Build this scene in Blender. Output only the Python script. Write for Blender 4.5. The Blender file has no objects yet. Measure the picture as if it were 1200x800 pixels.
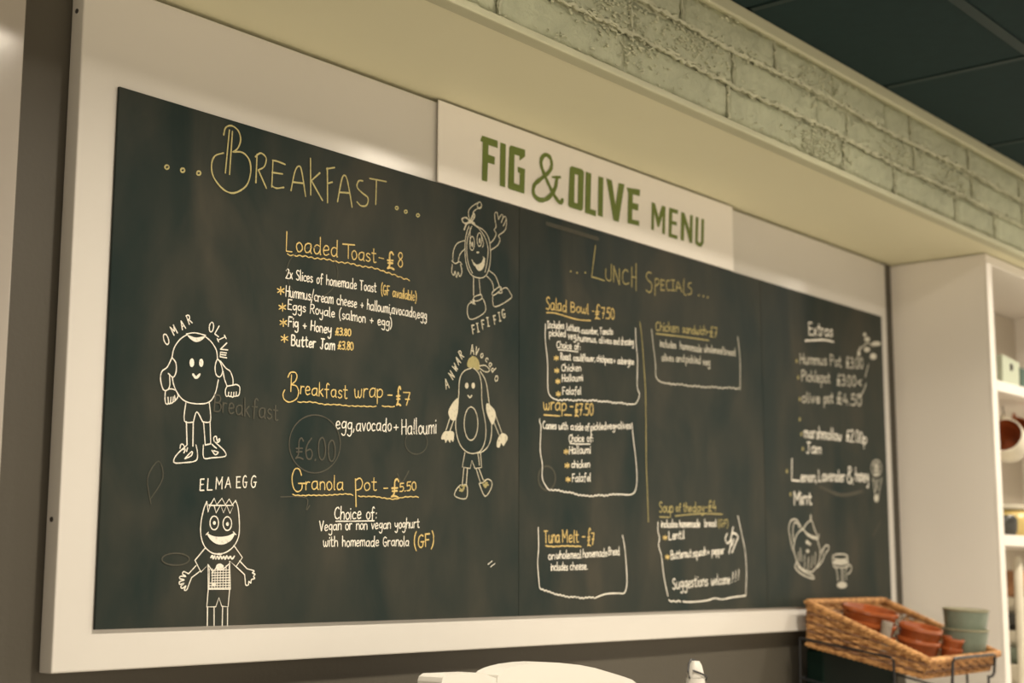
import bpy, bmesh, math, random
from mathutils import Vector, Matrix
random.seed(7)
SC = bpy.context.scene
COL = SC.collection
Z0 = 1.55                      # height of the lower edge of the chalkboards above the floor

# ------------------------------------------------------------------ camera
cam_d = bpy.data.cameras.new('camera'); cam = bpy.data.objects.new('camera', cam_d); COL.objects.link(cam)
R_ = Vector((0.63354344, -0.7737033, 0.00243166)); U_ = Vector((-0.12101925, -0.09599091, 0.98799802)); F_ = Vector((0.76418391, 0.62623395, 0.1544474))
m = Matrix((R_, U_, -F_)).transposed().to_4x4(); m.translation = Vector((-1.2091, -1.71, 0.0751 + Z0))
cam.matrix_world = m
cam_d.sensor_width = 36; cam_d.lens = 36 * 1740.5 / 1200
cam_d.clip_start = .05
cam_d.dof.use_dof = True; cam_d.dof.focus_distance = 2.25; cam_d.dof.aperture_fstop = 3.8
SC.camera = cam

# ------------------------------------------------------------------ world: the dim rest of the cafe
w = bpy.data.worlds.new('world'); SC.world = w; w.use_nodes = True
bg = w.node_tree.nodes['Background']; bg.inputs[0].default_value = (1.0, .84, .64, 1); bg.inputs[1].default_value = 1.15
SC.view_settings.view_transform = 'Standard'; SC.view_settings.look = 'None'
SC.view_settings.exposure = 0.0; SC.view_settings.gamma = 1.0; SC.view_settings.use_curve_mapping = False

LAMP_X = (.3, 1.5, 2.7, 3.9); LAMP_Y = -.94; LAMP_W = 13.2; LAMP_GAIN = (1.45, 1.0, .95, .95)
LAMP_COL = (1.0, .88, .71)

# ------------------------------------------------------------------ materials
def mat(name, col, rough=.5, spec=.5, noise=0, nscale=20, bump=0, bscale=60, coat=0, metal=0, trans=0, stretch=None, col2=None, ior=1.45):
    M = bpy.data.materials.new(name); M.use_nodes = True; nt = M.node_tree; b = nt.nodes['Principled BSDF']
    b.inputs['Roughness'].default_value = rough; b.inputs['Specular IOR Level'].default_value = spec
    b.inputs['Metallic'].default_value = metal; b.inputs['Transmission Weight'].default_value = trans; b.inputs['IOR'].default_value = ior
    b.inputs['Coat Weight'].default_value = coat; b.inputs['Coat Roughness'].default_value = .12
    tc = nt.nodes.new('ShaderNodeTexCoord'); mp = nt.nodes.new('ShaderNodeMapping'); nt.links.new(tc.outputs['Object'], mp.inputs[0])
    if stretch: mp.inputs['Scale'].default_value = stretch
    n = nt.nodes.new('ShaderNodeTexNoise'); n.inputs['Scale'].default_value = nscale; n.inputs['Detail'].default_value = 6; nt.links.new(mp.outputs[0], n.inputs['Vector'])
    mx = nt.nodes.new('ShaderNodeMix'); mx.data_type = 'RGBA'
    c2 = col2 or tuple(c * (1 - noise) for c in col)
    mx.inputs[6].default_value = (*col, 1); mx.inputs[7].default_value = (*c2, 1)
    cr = nt.nodes.new('ShaderNodeMapRange'); cr.inputs[1].default_value = .35; cr.inputs[2].default_value = .65
    nt.links.new(n.outputs['Fac'], cr.inputs[0]); nt.links.new(cr.outputs[0], mx.inputs[0]); nt.links.new(mx.outputs[2], b.inputs['Base Color'])
    if bump:
        n2 = nt.nodes.new('ShaderNodeTexNoise'); n2.inputs['Scale'].default_value = bscale; n2.inputs['Detail'].default_value = 5; nt.links.new(mp.outputs[0], n2.inputs['Vector'])
        bp = nt.nodes.new('ShaderNodeBump'); bp.inputs['Strength'].default_value = 1; bp.inputs['Distance'].default_value = bump
        nt.links.new(n2.outputs['Fac'], bp.inputs['Height']); nt.links.new(bp.outputs[0], b.inputs['Normal'])
    return M
def emit(name, col, s):
    M = bpy.data.materials.new(name); M.use_nodes = True; nt = M.node_tree; nt.nodes.clear()
    e = nt.nodes.new('ShaderNodeEmission'); e.inputs[0].default_value = (*col, 1); e.inputs[1].default_value = s
    o = nt.nodes.new('ShaderNodeOutputMaterial'); nt.links.new(e.outputs[0], o.inputs[0]); return M
white = mat('white_laminate', (.66, .64, .60), .20, .5, .03, 3)
signwhite = mat('sign_white', (.88, .85, .80), .45, .4, .02, 3)
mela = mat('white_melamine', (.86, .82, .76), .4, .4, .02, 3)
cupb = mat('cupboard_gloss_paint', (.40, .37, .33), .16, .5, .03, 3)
soffitp = mat('soffit_cream_green_paint', (.80, .78, .56), .5, .3, .03, 2)
trimp = mat('trim_cream_green_paint', (.56, .56, .39), .5, .4, .05, 6)
brickp = mat('painted_brick', (.50, .525, .365), .60, .4, .15, 18, .0055, 60)
mortarp = mat('painted_mortar', (.58, .59, .42), .62, .4, .22, 40, .003, 130)
wallp = mat('brown_grey_wall_paint', (.082, .074, .058), .55, .4, .06, 3, .0004, 120)
tilep = mat('dark_ceiling_tile', (.011, .031, .032), .85, .25, .1, 30, .0006, 300)
barp = mat('dark_ceiling_bar', (.017, .036, .036), .6, .3, .05, 10)
black = mat('black_wire', (.015, .016, .018), .4, .5)
blackbox = mat('black_plastic', (.003, .010, .007), .6, .1)
floorp = mat('floor_tile', (.45, .40, .33), .4, .4, .2, 5)
counterp = mat('worktop_laminate', (.80, .76, .68), .3, .5, .05, 30)
plastic = mat('white_plastic', (.68, .66, .61), .35, .5)
holep = mat('screw_hole', (.05, .045, .04), .6)
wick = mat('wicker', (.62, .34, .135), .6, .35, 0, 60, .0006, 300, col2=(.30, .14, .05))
wickdark = mat('wicker_dark_cane', (.30, .16, .085), .65, .3, 0, 50, .0006, 300, col2=(.17, .09, .05))  # darker cane for some of the strands and the base
terra = mat('glazed_terracotta', (.40, .105, .03), .07, .6, .3, 25, .0004, 60, coat=.6)
sage = mat('sage_stoneware', (.20, .245, .19), .3, .5, .12, 40)
sagerim = mat('sage_stoneware_rim', (.30, .29, .19), .3, .5, .12, 40)
glass = mat('clear_glass', (.9, .95, .93), .05, .5, trans=.9)
greyglass = mat('grey_glass', (.42, .38, .32), .15, .5, trans=.3)
palegreen = mat('pale_green_card', (.50, .55, .43), .55)
darkgreen = mat('dark_green_card', (.06, .11, .085), .55)
cupwhite = mat('white_stoneware', (.72, .68, .56), .25, .5, .05, 30)
yellowc = mat('yellow_stoneware', (.68, .52, .20), .3, .5, .15, 20)
brownc = mat('light_brown_stoneware', (.50, .27, .14), .5, .4, .2, 20)
darkc = mat('dark_stoneware', (.05, .05, .045), .25, .5)
woodc = mat('wooden_lid', (.38, .21, .10), .5, .4, .3, 12, stretch=(1, 8, 1))
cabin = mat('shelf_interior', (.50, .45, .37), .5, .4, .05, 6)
greenink = mat('green_print', (.15, .205, .045), .5, .3)

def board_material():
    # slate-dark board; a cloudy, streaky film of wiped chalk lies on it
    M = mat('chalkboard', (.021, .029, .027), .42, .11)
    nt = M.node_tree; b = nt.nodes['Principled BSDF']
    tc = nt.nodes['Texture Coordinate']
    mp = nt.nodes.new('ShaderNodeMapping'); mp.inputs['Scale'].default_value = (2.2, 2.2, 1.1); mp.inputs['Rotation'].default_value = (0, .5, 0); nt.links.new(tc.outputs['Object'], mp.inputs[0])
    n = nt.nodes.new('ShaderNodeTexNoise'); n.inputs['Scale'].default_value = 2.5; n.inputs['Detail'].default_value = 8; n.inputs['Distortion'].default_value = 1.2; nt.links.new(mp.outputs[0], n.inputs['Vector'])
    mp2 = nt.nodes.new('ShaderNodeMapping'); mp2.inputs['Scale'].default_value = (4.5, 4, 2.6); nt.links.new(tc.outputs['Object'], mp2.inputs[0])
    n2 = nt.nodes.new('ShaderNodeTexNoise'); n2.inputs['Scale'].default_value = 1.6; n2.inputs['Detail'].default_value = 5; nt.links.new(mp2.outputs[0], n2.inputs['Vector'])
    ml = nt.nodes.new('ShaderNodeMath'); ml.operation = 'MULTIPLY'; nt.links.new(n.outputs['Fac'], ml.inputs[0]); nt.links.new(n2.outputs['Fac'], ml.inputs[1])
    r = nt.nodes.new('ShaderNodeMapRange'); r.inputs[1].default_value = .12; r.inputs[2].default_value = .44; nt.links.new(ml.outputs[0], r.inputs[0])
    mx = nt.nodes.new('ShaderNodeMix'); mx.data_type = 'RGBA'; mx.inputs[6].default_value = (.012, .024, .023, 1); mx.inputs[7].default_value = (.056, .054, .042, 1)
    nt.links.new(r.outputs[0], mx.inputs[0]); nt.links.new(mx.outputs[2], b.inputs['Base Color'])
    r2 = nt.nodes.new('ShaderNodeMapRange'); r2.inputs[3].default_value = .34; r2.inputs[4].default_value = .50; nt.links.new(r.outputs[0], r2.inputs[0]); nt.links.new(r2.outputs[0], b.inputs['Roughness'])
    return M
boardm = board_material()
def chalk_material(name, col, rub=.45):
    # chalk worn thin in places so the board shows through
    M = mat(name, col, .9, .15); nt = M.node_tree; b = nt.nodes['Principled BSDF']; tc = nt.nodes['Texture Coordinate']
    n = nt.nodes.new('ShaderNodeTexNoise'); n.inputs['Scale'].default_value = 170; n.inputs['Detail'].default_value = 3; nt.links.new(tc.outputs['Object'], n.inputs['Vector'])
    r = nt.nodes.new('ShaderNodeMapRange'); r.inputs[1].default_value = .56; r.inputs[2].default_value = .74; r.inputs[4].default_value = rub; nt.links.new(n.outputs['Fac'], r.inputs[0])
    mx = nt.nodes.new('ShaderNodeMix'); mx.data_type = 'RGBA'; mx.inputs[6].default_value = (*col, 1); mx.inputs[7].default_value = (.04, .045, .038, 1)
    nt.links.new(r.outputs[0], mx.inputs[0]); nt.links.new(mx.outputs[2], b.inputs['Base Color']); return M
CH = {'white': chalk_material('chalk_white', (.80, .77, .68)), 'cream': chalk_material('chalk_cream', (.60, .56, .43)), 'dimwhite': chalk_material('chalk_dim_white', (.52, .50, .42)),
      'yellow': chalk_material('chalk_yellow', (.66, .50, .20)), 'khaki': chalk_material('chalk_khaki', (.47, .42, .20)), 'dullkhaki': chalk_material('chalk_dull_khaki', (.38, .33, .15)), 'ochre': chalk_material('chalk_ochre', (.36, .32, .15)),
      'ghost': chalk_material('chalk_ghost', (.082, .080, .064), .5), 'green': greenink}

# ------------------------------------------------------------------ builders
class MB:
    def __init__(s): s.v = []; s.f = []
    def add(s, v, f):
        o = len(s.v); s.v += [tuple(p) for p in v]; s.f += [tuple(i + o for i in q) for q in f]; return s
    def box(s, x0, x1, y0, y1, z0, z1, bev=0):
        if bev:
            bm = bmesh.new(); bmesh.ops.create_cube(bm, size=1)
            for q in bm.verts: q.co = Vector(((x0 + x1) / 2 + q.co.x * (x1 - x0), (y0 + y1) / 2 + q.co.y * (y1 - y0), (z0 + z1) / 2 + q.co.z * (z1 - z0)))
            bmesh.ops.bevel(bm, geom=bm.edges[:], offset=bev, segments=2, affect='EDGES', profile=.5)
            bm.verts.index_update(); v = [q.co[:] for q in bm.verts]; f = [[q.index for q in fc.verts] for fc in bm.faces]; bm.free(); return s.add(v, f)
        v = [(x, y, z) for x in (x0, x1) for y in (y0, y1) for z in (z0, z1)]
        return s.add(v, [(0, 1, 3, 2), (4, 6, 7, 5), (0, 4, 5, 1), (2, 3, 7, 6), (0, 2, 6, 4), (1, 5, 7, 3)])
    def tube(s, pts, r, n=6, closed=False):
        P = [Vector(p) for p in pts]; rings = []; N = len(P)
        up = Vector((.13, .31, .94))
        for i, q in enumerate(P):
            a = P[(i - 1) % N] if closed or i else P[i]; b = P[(i + 1) % N] if closed or i < N - 1 else P[i]
            t = (b - a).normalized(); s1 = t.cross(up)
            if s1.length < .1: s1 = t.cross(Vector((1, 0, 0)))
            s1.normalize(); s2 = s1.cross(t); rr = r[i] if isinstance(r, (list, tuple)) else r
            rings.append([q + (s1 * math.cos(2 * math.pi * k / n) + s2 * math.sin(2 * math.pi * k / n)) * rr for k in range(n)])
        v = [p for rg in rings for p in rg]; f = []
        for i in range(N if closed else N - 1):
            for k in range(n): f.append((i * n + k, i * n + (k + 1) % n, ((i + 1) % N) * n + (k + 1) % n, ((i + 1) % N) * n + k))
        if not closed: f += [tuple(range(n))[::-1], tuple((N - 1) * n + k for k in range(n))]
        return s.add(v, f)
    def lathe(s, prof, n=40, M=None):
        v = []; f = []
        for (r, z) in prof:
            for k in range(n): v.append(Vector((r * math.cos(2 * math.pi * k / n), r * math.sin(2 * math.pi * k / n), z)))
        for i in range(len(prof) - 1):
            for k in range(n): f.append((i * n + k, i * n + (k + 1) % n, (i + 1) * n + (k + 1) % n, (i + 1) * n + k))
        f.append(tuple(range(n))[::-1]); f.append(tuple((len(prof) - 1) * n + k for k in range(n)))
        if M: v = [M @ q for q in v]
        return s.add(v, f)
    def build(s, name, material, parent=None, smooth=False, loc=(0, 0, 0)):
        me = bpy.data.meshes.new(name); me.from_pydata(s.v, [], s.f); me.validate(); 
        bm = bmesh.new(); bm.from_mesh(me); bmesh.ops.recalc_face_normals(bm, faces=bm.faces); bm.to_mesh(me); bm.free()
        me.materials.append(material)
        if smooth:
            for p in me.polygons: p.use_smooth = True
            me.set_sharp_from_angle(angle=math.radians(40))
        o = bpy.data.objects.new(name, me); COL.objects.link(o); o.location = loc
        if parent: o.parent = parent
        return o
def tag(o, label, cat, group=None):
    o['label'] = label; o['category'] = cat
    if group: o['group'] = group
    return o
def thing(name, label, cat, loc, group=None, rot=(0, 0, 0)):
    o = bpy.data.objects.new(name, None); COL.objects.link(o); o.empty_display_size = .05; o.location = loc; o.rotation_euler = rot; return tag(o, label, cat, group)
def struct(o): o['kind'] = 'structure'; return o

# ------------------------------------------------------------------ the shell
ZS = .9085; YF = -.313; ZC = 1.157         # soffit underside, fascia face, ceiling (heights above Z0)
def zb(x0, x1, y0, y1, z0, z1, bev=0, mbx=None): return (mbx or MB()).box(x0, x1, y0, y1, z0 + Z0, z1 + Z0, bev)
struct(MB().box(-3.2, 5.2, -4.2, .1, -.1, 0).build('floor', floorp))
struct(zb(-3.2, 5.2, .034, .10, -Z0, ZC + .1).build('wall_back', wallp))
ceil = struct(zb(-3.2, 5.2, -4.2, .034, ZC + .012, ZC + .1).build('ceiling', barp))
XB = [1.803 + .5975 * i for i in range(-8, 6)]; YB = [-.658 - .5975 * j for j in range(-1, 6)]
base = None
for i in range(len(XB) - 1):
    for j in range(len(YB) - 1):
        if base is None:
            base = MB().box(-.288, .288, -.288, .288, 0, .014, .004).build('ceiling_tile', tilep, ceil)
            o = base
        else:
            o = base.copy(); COL.objects.link(o); o.parent = ceil
        o.location = ((XB[i] + XB[i + 1]) / 2, (YB[j] + YB[j + 1]) / 2 if j else YB[1] + .29875, ZC + Z0 - .001)
for y in YB[1:]: zb(-3.0, 5.0, y - .012, y + .012, ZC - .004, ZC + .006).build('ceiling_bar', barp, ceil)
for x in XB: zb(x - .0085, x + .0085, -4.1, -.33, ZC - .003, ZC + .006).build('ceiling_bar', barp, ceil)

# bulkhead over the menu: soffit underside, brick-faced fascia, lower lip and upper trim
bulk = struct(zb(-3.2, 5.2, YF + .006, .034, ZS, ZC).build('trim_1', soffitp)); bulk['label'] = 'cream green bulkhead above the menu board'
zb(-3.2, 5.2, YF + .004, YF + .0061, ZS + .012, ZC - .02).build('mortar_bed', mortarp, bulk)
zb(-3.2, 5.2, YF - .008, YF + .02, ZS - .003, ZS + .011, .003).build('lower_lip', trimp, bulk)
zb(-3.2, 5.2, YF - .012, YF + .02, ZC - .030, ZC - .001, .004).build('upper_trim', trimp, bulk)
def brick_mesh(L, H, seed):
    rnd = random.Random(seed); nx, nz = max(6, int(L / .013)), 6; v = []; f = []
    for j in range(nz + 1):
        for i in range(nx + 1):
            u = i / nx; t = j / nz; x = (u - .5) * L; z = (t - .5) * H
            e = min(u * nx, (1 - u) * nx, t * nz, (1 - t) * nz)
            edge = e < .5
            if edge: x += rnd.uniform(-.0035, .0035); z += rnd.uniform(-.0035, .0035)
            dep = .0008 if edge else .0042 + rnd.uniform(-.0014, .0018)
            v.append((x, -dep, z))
    W = nx + 1
    for j in range(nz):
        for i in range(nx): a = j * W + i; f.append((a, a + 1, a + W + 1, a + W))
    # skirt to the mortar bed
    ring = [i for i in range(W)] + [j * W + nx for j in range(1, nz + 1)] + [nz * W + i for i in range(nx - 1, -1, -1)] + [j * W for j in range(nz - 1, 0, -1)]
    o = len(v); v += [(v[k][0], .004, v[k][2]) for k in ring]; n = len(ring)
    for k in range(n): f.append((ring[k], ring[(k + 1) % n], o + (k + 1) % n, o + k))
    me = bpy.data.meshes.new('brick'); me.from_pydata(v, [], f); me.materials.append(brickp)
    bm = bmesh.new(); bm.from_mesh(me); bmesh.ops.recalc_face_normals(bm, faces=bm.faces); bm.to_mesh(me); bm.free()
    for p in me.polygons: p.use_smooth = True
    return me
variants = [[brick_mesh(L, .0635, 10 * k + int(L * 1000)) for k in range(5)] for L in (.335, .245, .13)]
JT = []
zc = [ZS + .013 + .0345, ZS + .013 + .1045, ZS + .013 + .1735]
for c, z in enumerate(zc):
    x = .12 + (0, .11, .05)[c]; k = c
    while x < 3.35:
        half = random.choice((0, 0, 0, 1, 1, 2)); L = (.335, .245, .13)[half]
        o = bpy.data.objects.new('brick', variants[half][random.randrange(5)]); COL.objects.link(o); o.parent = bulk
        o.location = (x + L / 2 + .004, YF + .002, z + Z0); o.rotation_euler = (random.uniform(-.02, .02), random.uniform(-.012, .012), random.uniform(-.006, .006))
        o.scale = (random.uniform(.97, 1.0), random.uniform(.8, 1.35), random.uniform(.95, 1.02))
        x += L + .003; JT.append((x + .001, z)); k += 1
# smeared mortar standing proud of the joints, lumpy like the paint over it
for z in (ZS + .013 + .0695, ZS + .013 + .139):
    mb_ = MB(); rnd = random.Random(int(z * 1000)); x = .1
    for s in range(2):
        pts = []; rr = []; x = .1
        off = rnd.uniform(-.002, .003)
        while x < 3.4:
            pts.append((x, YF + rnd.uniform(-.0035, .0005) - .002, z + Z0 + .003 + off * s + .0035 * math.sin(x * 9 + s) + rnd.uniform(-.0034, .0034))); rr.append(rnd.uniform(.0016, .0052)); x += rnd.uniform(.006, .014)
        mb_.tube(pts, rr, 5)
    o = mb_.build('mortar_ridge', mortarp, bulk, True)
mb_ = MB(); rnd = random.Random(5)
for x, z in JT:
    if rnd.random() < .92:
        pts = []; zz = -.033; 
        while zz < .034: pts.append((x + rnd.uniform(-.003, .003), YF - .0015 + rnd.uniform(-.002, .0005), z + Z0 + zz)); zz += rnd.uniform(.005, .010)
        mb_.tube(pts, [rnd.uniform(.0018, .0042) for _ in pts], 5)
o = mb_.build('mortar_ridge', mortarp, bulk, True); o['kind'] = 'stuff'
mb_ = MB(); rnd = random.Random(3)
PC = [(rnd.uniform(.3, 2.2), rnd.uniform(ZS + .03, ZC - .06)) for _ in range(9)]
for k in range(1800):
    x = rnd.uniform(.2, 3.2); z = rnd.choice(zc) + rnd.choice((-.0345, .0345)) * rnd.uniform(.5, 1.1)
    if rnd.random() < .62:
        q = rnd.choice(PC); x = q[0] + rnd.gauss(0, .07); z = min(max(q[1] + rnd.gauss(0, .02), ZS + .018), ZC - .04)
    a = rnd.uniform(-.6, .6); l = rnd.uniform(.0015, .006); pts = [(x + l * t * math.cos(a), YF - .0055 + rnd.uniform(-.001, .001), z + Z0 + l * t * math.sin(a)) for t in (-1, -.3, .4, 1)]
    mb_.tube(pts, [.0006, rnd.uniform(.001, .0024), rnd.uniform(.001, .0024), .0006], 5)
o = mb_.build('paint_lumps', mortarp, bulk, True); o['kind'] = 'stuff'

# ------------------------------------------------------------------ menu board: backing panel, three chalkboards, sign
H = .754
back = thing('menu_backing_board', 'large white laminate backing board holding the chalkboards on the wall', 'board', (1.2, .02, Z0 - .055))
def at(o, b, *a, **k):       # build in world coordinates, then hang under parent placed elsewhere
    ob = b.build(*a, **k); ob.parent = o; ob.matrix_parent_inverse = Matrix.Translation(o.location).inverted() if o.type == 'EMPTY' else Matrix.Identity(4); return ob
at(back, zb(-.061, 2.470, .004, .033, -.0548, .9020, .0022), 'panel', white)
for z, x in ((.145, -.0613), (.852, -.0613)):
    Mx = Matrix.Translation((x, .020, z + Z0)) @ Matrix.Rotation(math.radians(90), 4, 'Y')
    at(back, MB().lathe([(.0001, .0005), (.0035, .0005), (.0035, -.0006), (.0001, -.0006)], 14, Mx), 'screw_hole', holep)
panels = []
cuts = (0, .897, 1.789, 2.4275)
desc = ('left chalkboard panel with the breakfast menu and four doodles', 'middle chalkboard panel with the lunch menu in boxes', 'right chalkboard panel with the extras list, teapot and glass')
for i in range(3):
    x0, x1 = cuts[i] + (.0006 if i else 0), cuts[i + 1] - (.0006 if i < 2 else 0)
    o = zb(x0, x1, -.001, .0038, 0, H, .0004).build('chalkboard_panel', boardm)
    # origin at the lower left corner
    o.data.transform(Matrix.Translation((-x0, 0, -Z0))); o.location = (x0, 0, Z0)
    tag(o, desc[i], 'chalkboard', None); panels.append(o)
sign = zb(.667, 1.6655, -.0045, -.0012, .7545, .9035, .0006).build('menu_sign', signwhite)
sign.data.transform(Matrix.Translation((-.667, 0, -Z0 - .7545))); sign.location = (.667, 0, Z0 + .7545)
tag(sign, 'white rectangular sign with green block lettering above the chalkboards', 'sign')
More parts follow.
